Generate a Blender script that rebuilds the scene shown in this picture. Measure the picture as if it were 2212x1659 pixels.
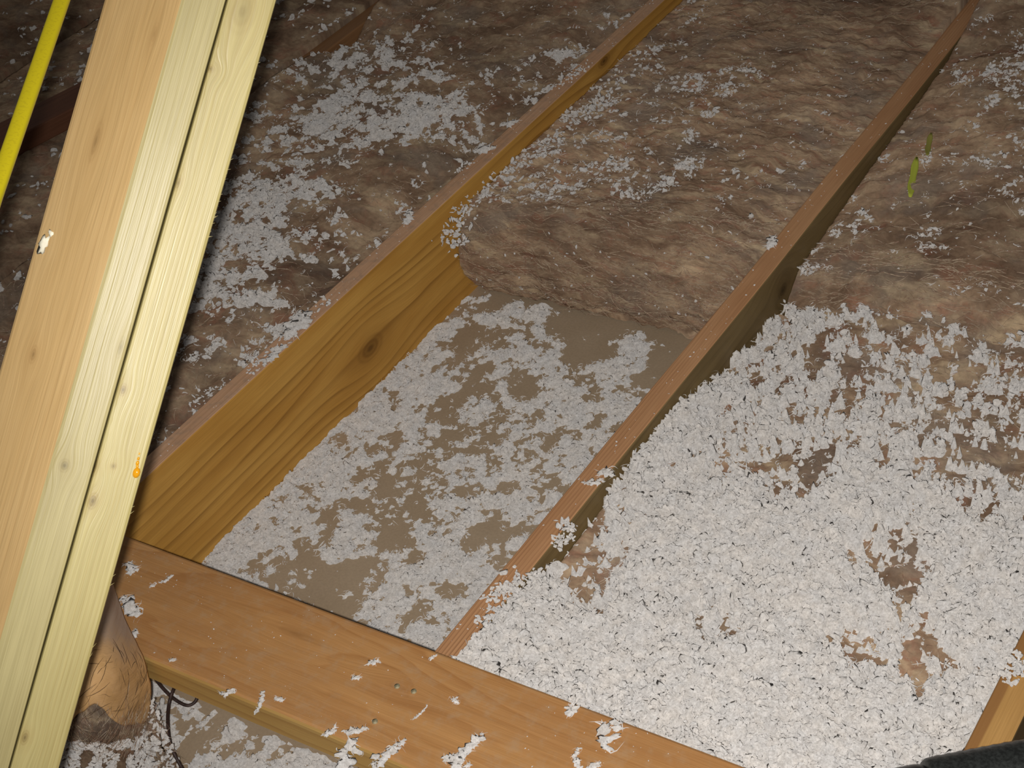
import bpy, bmesh, math, random
import numpy as np
from mathutils import Vector, Matrix

scene = bpy.context.scene
for _o in list(bpy.data.objects):
    bpy.data.objects.remove(_o, do_unlink=True)
COL = scene.collection
IN = 0.0254

# ------------------------------------------------------------------ camera
F = 3529.1                      # focal length in pixels of the 2212 x 1659 frame
CAM = np.array([1.00405, -0.95446, 1.61845])
R = np.array([[0.833266, 0.529766, -0.158161],      # camera right
              [0.219472, -0.579521, -0.784848],     # camera down
              [-0.507444, 0.619276, -0.599165]])    # view direction
cam_data = bpy.data.cameras.new('camera')
cam = bpy.data.objects.new('camera', cam_data)
COL.objects.link(cam)
M4 = Matrix.Identity(4)
for i in range(3):
    M4[i][0] = R[0][i]; M4[i][1] = -R[1][i]; M4[i][2] = -R[2][i]; M4[i][3] = CAM[i]
cam.matrix_world = M4
cam_data.sensor_fit = 'HORIZONTAL'; cam_data.sensor_width = 36.0
cam_data.lens = F / 2212 * 36.0
cam_data.clip_start = 0.02
scene.camera = cam

# ------------------------------------------------------------------ world, flash, exposure
world = bpy.data.worlds.new('attic_dark'); scene.world = world
world.use_nodes = True
world.node_tree.nodes['Background'].inputs[0].default_value = (1.0, 0.95, 0.9, 1)
world.node_tree.nodes['Background'].inputs[1].default_value = 0.075
flash_data = bpy.data.lights.new('camera_flash', 'SPOT')
flash_data.energy = 150
flash_data.color = (1.0, 0.97, 0.93)
flash_data.spot_size = math.radians(72); flash_data.spot_blend = 1.0
flash_data.shadow_soft_size = 0.008
flash = bpy.data.objects.new('camera_flash', flash_data); COL.objects.link(flash)
fpos = CAM - 0.019 * R[0] + 0.008 * R[1]
faim = np.array([0.05, 0.55, 0.15])
flash.location = fpos.tolist()
flash.rotation_euler = Vector((faim - fpos).tolist()).to_track_quat('-Z', 'Y').to_euler()
scene.view_settings.view_transform = 'Standard'
scene.view_settings.look = 'None'
scene.view_settings.exposure = 0.0
scene.view_settings.gamma = 1.0
scene.view_settings.use_curve_mapping = False

# ------------------------------------------------------------------ measured layout helpers
def ray(x, y):
    return R.T @ np.array([(x - 1106) / F, (y - 829.5) / F, 1.0])
def at_z(x, y, z):
    d = ray(x, y); return CAM + d * ((z - CAM[2]) / d[2])
def at_x(x, y, X):
    d = ray(x, y); return CAM + d * ((X - CAM[0]) / d[0])
def at_depth(x, y, D):
    return CAM + ray(x, y) * D

JT = 0.2022                     # joist height above the ceiling board
X1a, X1b = -0.6155, -0.5821     # joists
X2a, X2b = 0.0, 0.0359
X3a, X3b = 0.6086, 0.6502
X0a, X0b = -1.235, -1.197
Y1 = 2.45
MW, MT = 0.1555, 0.042          # flat cross board
MTOP = JT + MT

# ------------------------------------------------------------------ numpy noise
def _hash(ix, iy, seed):
    h = (ix.astype(np.int64) * 374761393 + iy.astype(np.int64) * 668265263 + seed * 974711) & 0xffffffff
    h = ((h ^ (h >> 13)) * 1274126177) & 0xffffffff
    h = h ^ (h >> 16)
    return (h & 0xffff) / 65535.0
def vnoise(x, y, seed=0):
    x = np.asarray(x, float); y = np.asarray(y, float)
    ix = np.floor(x); iy = np.floor(y); fx = x - ix; fy = y - iy
    fx = fx * fx * fx * (fx * (fx * 6 - 15) + 10); fy = fy * fy * fy * (fy * (fy * 6 - 15) + 10)
    a = _hash(ix, iy, seed); b = _hash(ix + 1, iy, seed); c = _hash(ix, iy + 1, seed); d = _hash(ix + 1, iy + 1, seed)
    return (a * (1 - fx) + b * fx) * (1 - fy) + (c * (1 - fx) + d * fx) * fy * 1.0
def fbm(x, y, seed=0, oct=4, gain=0.5):
    s = 0; amp = 1; tot = 0; x = np.asarray(x, float); y = np.asarray(y, float)
    for o in range(oct):
        s = s + amp * (vnoise(x, y, seed + o * 17) - 0.5) * 2; tot += amp
        c, sn = math.cos(0.6), math.sin(0.6)
        x, y = (c * x - sn * y) * 2.03, (sn * x + c * y) * 2.03; amp *= gain
    return s / tot

# ------------------------------------------------------------------ mesh helpers
def mesh_np(name, V, Fc, smooth=True, uv=None):
    V = np.asarray(V, np.float32); Fc = np.asarray(Fc, np.int32)
    k = Fc.shape[1]
    me = bpy.data.meshes.new(name)
    me.vertices.add(len(V)); me.vertices.foreach_set('co', V.ravel())
    me.loops.add(len(Fc) * k); me.loops.foreach_set('vertex_index', Fc.ravel())
    me.polygons.add(len(Fc))
    me.polygons.foreach_set('loop_start', np.arange(0, len(Fc) * k, k, dtype=np.int32))
    try:
        me.polygons.foreach_set('loop_total', np.full(len(Fc), k, np.int32))
    except Exception:
        pass
    me.polygons.foreach_set('use_smooth', np.full(len(Fc), smooth))
    me.update(calc_edges=True)
    if uv is not None:
        l = me.uv_layers.new(name='UVMap')
        l.data.foreach_set('uv', np.asarray(uv, np.float32)[Fc.ravel()].ravel())
    me.validate()
    return me
def link(name, me, mat=None, parent=None):
    o = bpy.data.objects.new(name, me); COL.objects.link(o)
    if mat is not None:
        for m in (mat if isinstance(mat, (list, tuple)) else [mat]):
            me.materials.append(m)
    if parent is not None: o.parent = parent
    return o
def tag(o, label, cat, group=None, kind=None):
    o['label'] = label; o['category'] = cat
    if group: o['group'] = group
    if kind: o['kind'] = kind
    return o
def empty(name, loc):
    o = bpy.data.objects.new(name, None); COL.objects.link(o); o.location = loc
    o.empty_display_size = 0.05
    return o
def grid_faces(nu, nv):
    i = np.arange(nv - 1)[:, None] * nu + np.arange(nu - 1)[None, :]
    i = i.ravel()
    return np.stack([i, i + 1, i + nu + 1, i + nu], 1)
def tube_np(pts, rad, n=10, caps=True):
    pts = np.asarray(pts, float); N = len(pts)
    rad = np.broadcast_to(np.asarray(rad, float), (N,))
    T = np.gradient(pts, axis=0); T /= np.linalg.norm(T, axis=1)[:, None] + 1e-12
    up = np.array([0, 0, 1.0]) if abs(T[0][2]) < .9 else np.array([1.0, 0, 0])
    V = []
    for i in range(N):
        s = np.cross(T[i], up); s /= np.linalg.norm(s); u = np.cross(s, T[i]); up = u
        a = np.arange(n) / n * 2 * math.pi
        V.append(pts[i] + rad[i] * (np.cos(a)[:, None] * s + np.sin(a)[:, None] * u))
    V = np.concatenate(V)
    Fq = []
    for i in range(N - 1):
        for j in range(n):
            k = (j + 1) % n
            Fq.append((i * n + j, i * n + k, (i + 1) * n + k, (i + 1) * n + j))
    Fq = list(Fq)
    if caps:
        Fq.append(tuple(reversed(range(n)))); Fq.append(tuple(range((N - 1) * n, N * n)))
    return V, Fq
def smooth_path(P, m=8):
    P = np.asarray(P, float); P = np.vstack([2 * P[0] - P[1], P, 2 * P[-1] - P[-2]]); out = []
    for i in range(1, len(P) - 2):
        for t in np.arange(m) / m:
            a, b, c, d = P[i - 1], P[i], P[i + 1], P[i + 2]
            out.append(.5 * ((2 * b) + (-a + c) * t + (2 * a - 5 * b + 4 * c - d) * t * t + (-a + 3 * b - 3 * c + d) * t ** 3))
    out.append(P[-2]); return np.array(out)
def pydata(name, V, Fc, smooth=True):
    me = bpy.data.meshes.new(name); me.from_pydata([tuple(v) for v in V], [], [tuple(f) for f in Fc])
    me.polygons.foreach_set('use_smooth', np.full(len(me.polygons), smooth)); me.update(); return me
def bevel_obj(o, w, seg=2):
    m = o.modifiers.new('edge', 'BEVEL'); m.width = w; m.segments = seg; m.limit_method = 'ANGLE'; m.angle_limit = math.radians(25)
    return o

# ------------------------------------------------------------------ material helpers
class NT:
    def __init__(s, name):
        s.m = bpy.data.materials.new(name); s.m.use_nodes = True; s.t = s.m.node_tree
        s.t.nodes.clear(); s.out = s.n('ShaderNodeOutputMaterial')
    def n(s, typ, **kw):
        nd = s.t.nodes.new(typ)
        for k, v in kw.items(): setattr(nd, k, v)
        return nd
    def l(s, a, b): s.t.links.new(a, b)
    def set(s, sock, v):
        if isinstance(v, (int, float)): sock.default_value = v
        elif isinstance(v, (tuple, list)): sock.default_value = v
        else: s.l(v, sock)
    def math(s, op, a, b=0.0, c=0.0):
        nd = s.n('ShaderNodeMath', operation=op); s.set(nd.inputs[0], a); s.set(nd.inputs[1], b); s.set(nd.inputs[2], c); return nd.outputs[0]
    def comb(s, x, y, z):
        nd = s.n('ShaderNodeCombineXYZ'); s.set(nd.inputs[0], x); s.set(nd.inputs[1], y); s.set(nd.inputs[2], z); return nd.outputs[0]
    def noise(s, vec, scale=1.0, detail=3.0, rough=.55, dist=0.0):
        nd = s.n('ShaderNodeTexNoise'); s.set(nd.inputs['Vector'], vec); nd.inputs['Scale'].default_value = scale
        nd.inputs['Detail'].default_value = detail; nd.inputs['Roughness'].default_value = rough; nd.inputs['Distortion'].default_value = dist
        return nd.outputs[0]
    def ramp(s, fac, stops, interp='LINEAR'):
        nd = s.n('ShaderNodeValToRGB'); s.set(nd.inputs[0], fac); cr = nd.color_ramp; cr.interpolation = interp
        while len(cr.elements) < len(stops): cr.elements.new(.5)
        for e, (p, c) in zip(cr.elements, stops):
            e.position = p; e.color = (*c, 1) if len(c) == 3 else c
        return nd.outputs[0]
    def mix(s, f, a, b, mode='MIX'):
        nd = s.n('ShaderNodeMix', data_type='RGBA', blend_type=mode); s.set(nd.inputs[0], f)
        s.set(nd.inputs[6], a if not isinstance(a, tuple) else (*a[:3], 1)); s.set(nd.inputs[7], b if not isinstance(b, tuple) else (*b[:3], 1))
        return nd.outputs[2]
    def remap(s, v, a, b, c=0.0, d=1.0, smooth=True):
        nd = s.n('ShaderNodeMapRange'); nd.interpolation_type = 'SMOOTHSTEP' if smooth else 'LINEAR'
        s.set(nd.inputs[0], v)
        for i, q in enumerate((a, b, c, d)): nd.inputs[i + 1].default_value = q
        return nd.outputs[0]
    def bump(s, h, strength=.3, dist=.002):
        nd = s.n('ShaderNodeBump'); nd.inputs['Strength'].default_value = strength; nd.inputs['Distance'].default_value = dist
        s.l(h, nd.inputs['Height']); return nd.outputs[0]
    def principled(s, col, rough=.6, spec=.3, normal=None, **kw):
        b = s.n('ShaderNodeBsdfPrincipled'); s.set(b.inputs['Base Color'], col if not isinstance(col, tuple) else (*col[:3], 1))
        s.set(b.inputs['Roughness'], rough); b.inputs['Specular IOR Level'].default_value = spec
        for k, v in kw.items(): s.set(b.inputs[k.replace('_', ' ')], v)
        if normal is not None: s.l(normal, b.inputs['Normal'])
        s.l(b.outputs[0], s.out.inputs[0]); return s.m

def srgb(r, g, b):
    f = lambda c: ((c / 255 + .055) / 1.055) ** 2.4 if c > 10 else c / 255 / 12.92
    return (f(r), f(g), f(b))

def wood(name, light, mid, dark, long_ax, across_ax, rings=60.0, wob=1.0, seed=0.0, knots=(), rough=.55, spec=.25, ring_amt=.7, sharp=.55, dirt=None, dirt_amt=.0, band=None):
    """Planed softwood: growth lines run along long_ax and swing round the knots.
    knots: (long, across, radius_long, radius_across, darkness) in object coordinates."""
    t = NT(name); co = t.n('ShaderNodeTexCoord').outputs['Object']
    sx = t.n('ShaderNodeSeparateXYZ'); t.l(co, sx.inputs[0])
    L = sx.outputs[long_ax]; A = sx.outputs[across_ax]; B = sx.outputs[3 - long_ax - across_ax]
    Aw = A; kf = []
    for (kl, ka, rl, ra, dk) in knots:
        dl = t.math('DIVIDE', t.math('SUBTRACT', L, kl), rl); da = t.math('DIVIDE', t.math('SUBTRACT', A, ka), ra)
        d = t.math('SQRT', t.math('ADD', t.math('MULTIPLY', dl, dl), t.math('MULTIPLY', da, da)))
        fo = t.math('EXPONENT', t.math('MULTIPLY', t.math('MULTIPLY', d, d), -.16))
        Aw = t.math('ADD', Aw, t.math('MULTIPLY', t.math('SUBTRACT', ka, A), t.math('MULTIPLY', fo, .75)))
        kf.append((d, dk))
    low = t.noise(t.comb(t.math('MULTIPLY', L, 2.2), t.math('MULTIPLY', Aw, 14), seed), 1, 2, .5)
    ph = t.math('ADD', t.math('MULTIPLY', Aw, rings), t.math('MULTIPLY', low, 2.6 * wob))
    ph = t.math('ADD', ph, t.math('MULTIPLY', t.noise(t.comb(t.math('MULTIPLY', L, 9), t.math('MULTIPLY', Aw, 60), seed + 3), 1, 2, .5), .35 * wob))
    fr = t.math('FRACT', ph)
    line = t.math('POWER', fr, 2.4)                       # slow rise to the latewood line, quick drop
    drop = t.remap(fr, .90, 1.0, 1.0, 0.0)
    line = t.math('MULTIPLY', line, drop)
    var = t.noise(t.comb(t.math('MULTIPLY', L, 1.2), t.math('MULTIPLY', Aw, 26), seed + 7), 1, 2, .6)
    line = t.math('MULTIPLY', line, t.remap(var, .3, .68))
    fib = t.noise(t.comb(t.math('MULTIPLY', L, 14), t.math('MULTIPLY', Aw, 900), t.math('MULTIPLY', B, 300)), 1, 3, .6)
    blotch = t.noise(t.comb(t.math('MULTIPLY', L, 5), t.math('MULTIPLY', Aw, 22), seed + 11), 1, 3, .55)
    c = t.mix(t.remap(blotch, .3, .72), light, mid)
    c = t.mix(t.math('MULTIPLY', line, ring_amt), c, dark)
    c = t.mix(.5, c, t.mix(1.0, c, t.ramp(fib, [(.3, (.62, .6, .56)), (.7, (1, 1, 1))]), 'MULTIPLY'))
    if band is not None:
        c = t.mix(t.math('MULTIPLY', t.remap(t.math('ADD', A, t.math('MULTIPLY', low, .006)), band[0] - .0015, band[0] + .0015, 1.0, 0.0), band[2]), c, band[1])
    for d, dk in kf:
        rim = t.remap(d, .55, 1.05, 1.0, 0.0); core = t.remap(d, .0, .62, 1.0, 0.0)
        ringk = t.math('MULTIPLY', rim, t.math('ADD', t.math('MULTIPLY', t.math('SINE', t.math('MULTIPLY', d, 17)), .25), .6))
        halo = t.remap(d, .8, 2.4, .35 * min(1, dk), 0.0)
        c = t.mix(halo, c, tuple(x * .8 + y * .2 for x, y in zip(dark, mid)))
        c = t.mix(t.math('MULTIPLY', ringk, min(1.0, dk)), c, tuple(x * .75 for x in dark))
        c = t.mix(t.math('MULTIPLY', core, min(1.0, dk * .8)), c, tuple(x * .35 for x in dark))
    if dirt is not None:
        dn = t.noise(co, 55, 4, .65)
        c = t.mix(t.math('MULTIPLY', t.remap(dn, .45, .75), dirt_amt), c, dirt)
    h = t.math('ADD', t.math('MULTIPLY', fib, .5), t.math('MULTIPLY', line, -.4))
    return t.principled(c, t.math('ADD', rough - .08, t.math('MULTIPLY', fib, .16)), spec, t.bump(h, .25, .0012))

def plain(name, col, rough=.6, spec=.3, var=.2, scale=30.0, bump=.2, **kw):
    t = NT(name); co = t.n('ShaderNodeTexCoord').outputs['Object']
    n = t.noise(co, scale, 4, .6)
    c = t.mix(t.remap(n, .3, .7), tuple(x * (1 - var) for x in col), tuple(min(1, x * (1 + var)) for x in col))
    return t.principled(c, rough, spec, t.bump(n, bump, .002), **kw)

# ceiling board: tan paper-faced gypsum with faint rubbing
t = NT('tan_ceiling_board'); co = t.n('ShaderNodeTexCoord').outputs['Object']
n1 = t.noise(co, 7, 4, .6); n2 = t.noise(co, 240, 3, .6)
c = t.ramp(n1, [(.3, (.37, .275, .18)), (.7, (.44, .335, .23))])
c = t.mix(.25, c, t.mix(1.0, c, t.ramp(n2, [(.35, (.6, .6, .6)), (.65, (1, 1, 1))]), 'MULTIPLY'))
MAT_BOARD = t.principled(c, .85, .1, t.bump(n2, .15, .0008))

# blown white fibre
def fluff_mat(name, a, b):
    t = NT(name); co = t.n('ShaderNodeTexCoord').outputs['Object']
    n1 = t.noise(co, 40, 3, .6); n2 = t.noise(co, 330, 4, .7); n3 = t.noise(co, 120, 3, .6)
    c = t.mix(t.remap(n1, .3, .7), a, b)
    c = t.mix(1.0, c, t.ramp(n3, [(.30, (.80, .79, .78)), (.60, (1, 1, 1))]), 'MULTIPLY')
    c = t.mix(1.0, c, t.ramp(n2, [(.34, (.74, .73, .72)), (.58, (1, 1, 1))]), 'MULTIPLY')
    d = t.n('ShaderNodeBsdfDiffuse'); t.l(c, d.inputs[0]); d.inputs[1].default_value = .8
    t.l(t.bump(t.math('ADD', n2, n3), .35, .003), d.inputs['Normal'])
    tr = t.n('ShaderNodeBsdfTranslucent'); t.l(c, tr.inputs[0])
    m = t.n('ShaderNodeMixShader'); m.inputs[0].default_value = .22
    t.l(d.outputs[0], m.inputs[1]); t.l(tr.outputs[0], m.inputs[2]); t.l(m.outputs[0], t.out.inputs[0])
    return t.m
MAT_FLUFF = fluff_mat('white_blown_fibre', (.855, .815, .775), (.81, .79, .775))

# brown mineral-wool batts: UV.x runs across the bay, UV.y along the batt profile (metres)
def batt_mat(name, streak, tone=1.0, seed=0.0):
    t = NT(name); uv = t.n('ShaderNodeTexCoord').outputs['UV']
    sx = t.n('ShaderNodeSeparateXYZ'); t.l(uv, sx.inputs[0]); U, S = sx.outputs[0], sx.outputs[1]
    wv = t.noise(t.comb(U, S, seed), 6, 3, .6)
    S2 = t.math('ADD', S, t.math('MULTIPLY', wv, .10)); U2 = t.math('ADD', U, t.math('MULTIPLY', wv, -.06))
    S2 = t.math('ADD', S2, t.math('MULTIPLY', U, .12 if streak > 2.5 else -.1))
    st = t.noise(t.comb(t.math('MULTIPLY', U2, 12), t.math('MULTIPLY', S2, 12 * streak), seed), 1, 5, .62)
    patch = t.noise(t.comb(U, S, seed + 5), 8, 4, .6, .5)
    red = t.noise(t.comb(t.math('MULTIPLY', U2, 18), t.math('MULTIPLY', S2, 18 * streak * .7), seed + 9), 1, 4, .65)
    pale = t.noise(t.comb(t.math('MULTIPLY', U2, 8), t.math('MULTIPLY', S2, 8 * streak), seed + 21), 1, 5, .62)
    big = t.noise(t.comb(U, S, seed + 31), 4.5, 3, .55, .3)
    fine = t.noise(t.comb(t.math('MULTIPLY', U, 110), t.math('MULTIPLY', S, 110 * max(1, streak * .6)), seed), 1, 3, .65)
    k = lambda q: tuple(x * tone for x in q)
    c = t.ramp(st, [(.36, k((.165, .108, .074))), (.5, k((.26, .18, .124))), (.64, k((.38, .288, .20)))])
    c = t.mix(t.math('MULTIPLY', t.remap(red, .50, .68), .55), c, k((.27, .125, .085)))
    c = t.mix(t.math('MULTIPLY', t.remap(patch, .48, .66), .65), c, k((.19, .155, .13)))
    c = t.mix(t.math('MULTIPLY', t.remap(pale, .53, .70), .7), c, k((.47, .375, .255)))
    c = t.mix(1.0, c, t.ramp(big, [(.34, (.62, .59, .57)), (.64, (1.2, 1.18, 1.12))]), 'MULTIPLY')
    c = t.mix(.38, c, t.mix(1.0, c, t.ramp(fine, [(.35, (.55, .53, .5)), (.62, (1.15, 1.12, 1.1))]), 'MULTIPLY'))
    h = t.math('ADD', st, t.math('MULTIPLY', fine, .35))
    d = t.n('ShaderNodeBsdfDiffuse'); t.l(c, d.inputs[0]); d.inputs[1].default_value = .6
    t.l(t.bump(h, .8, .006), d.inputs['Normal']); t.l(d.outputs[0], t.out.inputs[0])
    return t.m
MAT_BATT = batt_mat('brown_wool_top', 1.7, 1.0)
MAT_BATT2 = batt_mat('brown_wool_combed', 4.2, 1.2, 4.0)
MAT_BATT3 = batt_mat('brown_wool_shaggy', 1.9, 1.12, 9.0)
def fibre_mat(name, cols):
    t = NT(name); oi = t.n('ShaderNodeTexCoord').outputs['Object']
    n = t.noise(oi, 90, 2, .6)
    st = [(.3 + .4 * i / (len(cols) - 1), q) for i, q in enumerate(cols)]
    c = t.ramp(n, st); d = t.n('ShaderNodeBsdfDiffuse'); t.l(c, d.inputs[0]); t.l(d.outputs[0], t.out.inputs[0]); return t.m
MAT_FIBRE = fibre_mat('loose_wool_strands', [(.20, .10, .07), (.30, .21, .14), (.42, .34, .25), (.24, .12, .09), (.45, .38, .28)])

MAT_FIBRE2 = fibre_mat('combed_wool_strands', [(.23, .14, .10), (.34, .25, .175), (.44, .35, .25), (.29, .17, .12), (.38, .29, .20)])
# ------------------------------------------------------------------ SETTING: ceiling board seen from above
def box_mesh(name, x0, x1, y0, y1, z0, z1):
    V = [(x, y, z) for z in (z0, z1) for y in (y0, y1) for x in (x0, x1)]
    Fc = [(0, 2, 3, 1), (4, 5, 7, 6), (0, 1, 5, 4), (2, 6, 7, 3), (0, 4, 6, 2), (1, 3, 7, 5)]
    return pydata(name, V, Fc, False)
fl = link('floor', box_mesh('floor', -3.0, 1.6, -1.7, Y1 + .3, -.0127, 0), MAT_BOARD)
fl['kind'] = 'structure'

# ------------------------------------------------------------------ joists
def joist(x0, x1, y0, y1, z0, z1, mat_top, mat_side, label, sag=0.0, notes=()):
    """A planed joist with a slightly uneven, eased top edge."""
    w = x1 - x0; h = z1 - z0; ny = 90
    ys = np.linspace(y0, y1, ny)
    e = .0022
    prof = [(0, 0), (w, 0), (w, h - e), (w - e * .35, h - e * .3), (w - e, h), (e, h), (e * .35, h - e * .3), (0, h - e)]
    V = []
    for i, y in enumerate(ys):
        dx = .0016 * fbm(y * 2.2, x0 * 9, 3, 2) * 1.5; dz = .0012 * fbm(y * 5, x0 * 7, 8, 3)
        for px_, pz_ in prof:
            V.append((px_ + dx * (1 if pz_ > h * .5 else .3), y - y0, pz_ + (dz if pz_ > h * .5 else 0)))
    n = len(prof); Fc = []; mi = []
    for i in range(ny - 1):
        for j in range(n):
            k = (j + 1) % n
            Fc.append((i * n + j, i * n + k, (i + 1) * n + k, (i + 1) * n + j)); mi.append(0 if j in (3, 4, 5) else 1)
    Fc.append(tuple(range(n))); mi.append(1); Fc.append(tuple(reversed(range((ny - 1) * n, ny * n)))); mi.append(1)
    me = pydata('ceiling_joist', V, [tuple(reversed(f)) for f in Fc], False)
    o = link('ceiling_joist', me, [mat_top, mat_side]); me.polygons.foreach_set('material_index', np.array(mi, np.int32))
    o.location = (x0, y0, z0)
    return tag(o, label, 'joist')
YJ = -0.14
def kn(px, py, X, x0, rl, ra, dk):          # a knot on a joist's right face
    p = at_x(px, py, X); return (p[1] - YJ, p[2], rl, ra, dk)
GD = dict(light=(.60, .305, .062), mid=(.70, .385, .090), dark=(.25, .105, .018))
m1s = wood('golden_pine_face', GD['light'], GD['mid'], GD['dark'], 1, 2, 48, .75, 1.7,
           [kn(800, 752, X1b, X1a, .040, .024, .72), kn(1305, 132, X1b, X1a, .026, .013, .9)], ring_amt=.85)
m1t = wood('pinkish_pine_edge', (.66, .385, .225), (.74, .46, .29), (.46, .25, .13), 1, 0, 110, .8, 5.1, rough=.7, spec=.15, dirt=(.33, .24, .18), dirt_amt=.5)
m2t = wood('striped_pine_edge', (.52, .265, .125), (.60, .33, .165), (.22, .09, .038), 1, 0, 190, .8, 2.3, rough=.6, ring_amt=.9)
p = at_x(1690, 628, X2b)
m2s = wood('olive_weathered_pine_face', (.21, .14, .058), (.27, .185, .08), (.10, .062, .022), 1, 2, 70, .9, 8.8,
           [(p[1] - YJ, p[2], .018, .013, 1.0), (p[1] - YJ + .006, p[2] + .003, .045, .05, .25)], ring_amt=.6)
m3t = wood('orange_pine_edge', (.50, .27, .085), (.56, .32, .11), (.32, .15, .04), 1, 0, 38, .5, 3.3, ring_amt=.3, band=(.0165, (.27, .125, .042), .85))
m3s = wood('shaded_pine_face', (.13, .085, .035), (.17, .11, .05), (.07, .04, .015), 1, 2, 60, 1, 9.1)  # shade on the side face is put into its wood colour
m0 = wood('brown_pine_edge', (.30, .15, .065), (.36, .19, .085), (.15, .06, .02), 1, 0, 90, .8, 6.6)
J1o = joist(X1a, X1b, YJ, Y1, 0, JT, m1t, m1s, 'golden pine joist with a large oval knot, left of the bare gap')
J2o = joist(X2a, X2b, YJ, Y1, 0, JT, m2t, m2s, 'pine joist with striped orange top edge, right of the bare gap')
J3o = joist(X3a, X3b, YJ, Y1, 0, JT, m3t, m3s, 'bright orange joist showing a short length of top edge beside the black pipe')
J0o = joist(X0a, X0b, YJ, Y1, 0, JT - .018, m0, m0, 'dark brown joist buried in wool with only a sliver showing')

# ------------------------------------------------------------------ flat cross board with nail heads
MX0, MX1 = -0.60, 1.25
mkn = [(at_z(858, 1483, MTOP)[0] - MX0, at_z(858, 1483, MTOP)[1] + MW, .02, .008, .2), (at_z(640, 1370, MTOP)[0] - MX0, at_z(640, 1370, MTOP)[1] + MW, .05, .012, .25)]
mmt = wood('orange_pine_flat_face', (.47, .235, .088), (.55, .285, .105), (.34, .135, .036), 0, 1, 30, 2.6, 12.4, mkn, rough=.5, ring_amt=.6, dirt=(.44, .30, .18), dirt_amt=.4)
mms = wood('yellow_pine_edge', (.55, .33, .10), (.60, .38, .13), (.36, .18, .05), 0, 2, 60, .8, 14.2)
def cross_board():
    nx = 100; xs = np.linspace(0, MX1 - MX0, nx); e = .004
    prof = [(0, 0), (MW, 0), (MW, MT - e), (MW - e * .3, MT - e * .3), (MW - e, MT), (e * 1.2, MT), (e * .35, MT - e * .35), (0, MT - e * 1.3)]
    V = []
    for x in xs:
        a = .0012 * fbm(x * 3, 1.0, 5, 3)
        for (y, z) in prof: V.append((x, y + a, z + (.0006 * fbm(x * 4, y * 20, 6, 2) if z > .01 else 0)))
    n = len(prof); Fc = []; mi = []
    for i in range(nx - 1):
        for j in range(n):
            k = (j + 1) % n
            Fc.append((i * n + j, i * n + k, (i + 1) * n + k, (i + 1) * n + j)); mi.append(0 if j in (3, 4, 5) else 1)
    Fc.append(tuple(reversed(range(n)))); mi.append(1); Fc.append(tuple(range((nx - 1) * n, nx * n))); mi.append(1)
    me = pydata('cross_board', V, Fc, False); o = link('cross_board', me, [mmt, mms])
    me.polygons.foreach_set('material_index', np.array(mi, np.int32))
    bm = bmesh.new(); bm.from_mesh(me); bmesh.ops.recalc_face_normals(bm, faces=bm.faces); bm.to_mesh(me); bm.free()
    o.location = (MX0, -MW, JT)
    return tag(o, 'wide orange pine board lying flat across the joist ends, flecked with white fluff', 'board')
board = cross_board()
MAT_NAIL = plain('dull_nail_steel', (.26, .22, .13), .6, .4, .5, 300, .4)
for (px, py) in [(858, 1483), (810, 1559), (894, 1494)]:
    p = at_z(px, py, MTOP); n = 14
    V = [(0, 0, .0022)]; V += [(.0032 * math.cos(a), .0032 * math.sin(a), .0018) for a in np.arange(n) / n * 2 * math.pi]
    V += [(.0038 * math.cos(a), .0038 * math.sin(a), -.004) for a in np.arange(n) / n * 2 * math.pi]
    Fc = [(0, 1 + i, 1 + (i + 1) % n) for i in range(n)] + [(1 + i, 1 + n + i, 1 + n + (i + 1) % n, 1 + (i + 1) % n) for i in range(n)]
    o = link('nail_head', pydata('nail_head', V, Fc), MAT_NAIL, board); o.location = (p[0] - MX0, p[1] + MW, MT - .0002)

# ------------------------------------------------------------------ brown wool batts
def ribbon_fibres(name, P, N, L, width, rng, mat, parent, flat=.25, along=None, kind='stuff'):
    """Curled strands lying on a surface: P points, N normals, L lengths."""
    n = len(P); m = 5
    rnd = rng.normal(size=(n, 3))
    if along is not None: rnd = rnd * .3 + np.asarray(along)[None, :] * rng.choice([-1, 1], n)[:, None]
    T = rnd - (rnd * N).sum(1)[:, None] * N; T /= np.linalg.norm(T, axis=1)[:, None] + 1e-9
    Bn = np.cross(N, T)
    curl = rng.normal(0, .9 if along is None else .4, n); lift = np.abs(rng.normal(0, flat, n))
    s = np.linspace(-.5, .5, m)
    pts = []
    for q in s:
        pts.append(P + T * (L * q)[:, None] + Bn * (L * curl * (q * q - .08))[:, None] + N * (.0012 + L * lift * (.25 - q * q * .7))[:, None])
    pts = np.stack(pts, 1)                                  # n,m,3
    wv = np.array([.25, 1, 1, 1, .25]) * width
    up = Bn * .8 + N * .6
    a = pts + up[:, None, :] * wv[None, :, None] * .5; b = pts - up[:, None, :] * wv[None, :, None] * .5
    V = np.concatenate([a, b], 1).reshape(-1, 3)
    base = np.arange(n)[:, None] * (2 * m)
    Fq = np.concatenate([np.stack([base[:, 0] + i, base[:, 0] + i + 1, base[:, 0] + m + i + 1, base[:, 0] + m + i], 1) for i in range(m - 1)])
    o = link(name, mesh_np(name, V, Fq), mat, parent); o['kind'] = kind
    return o

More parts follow.
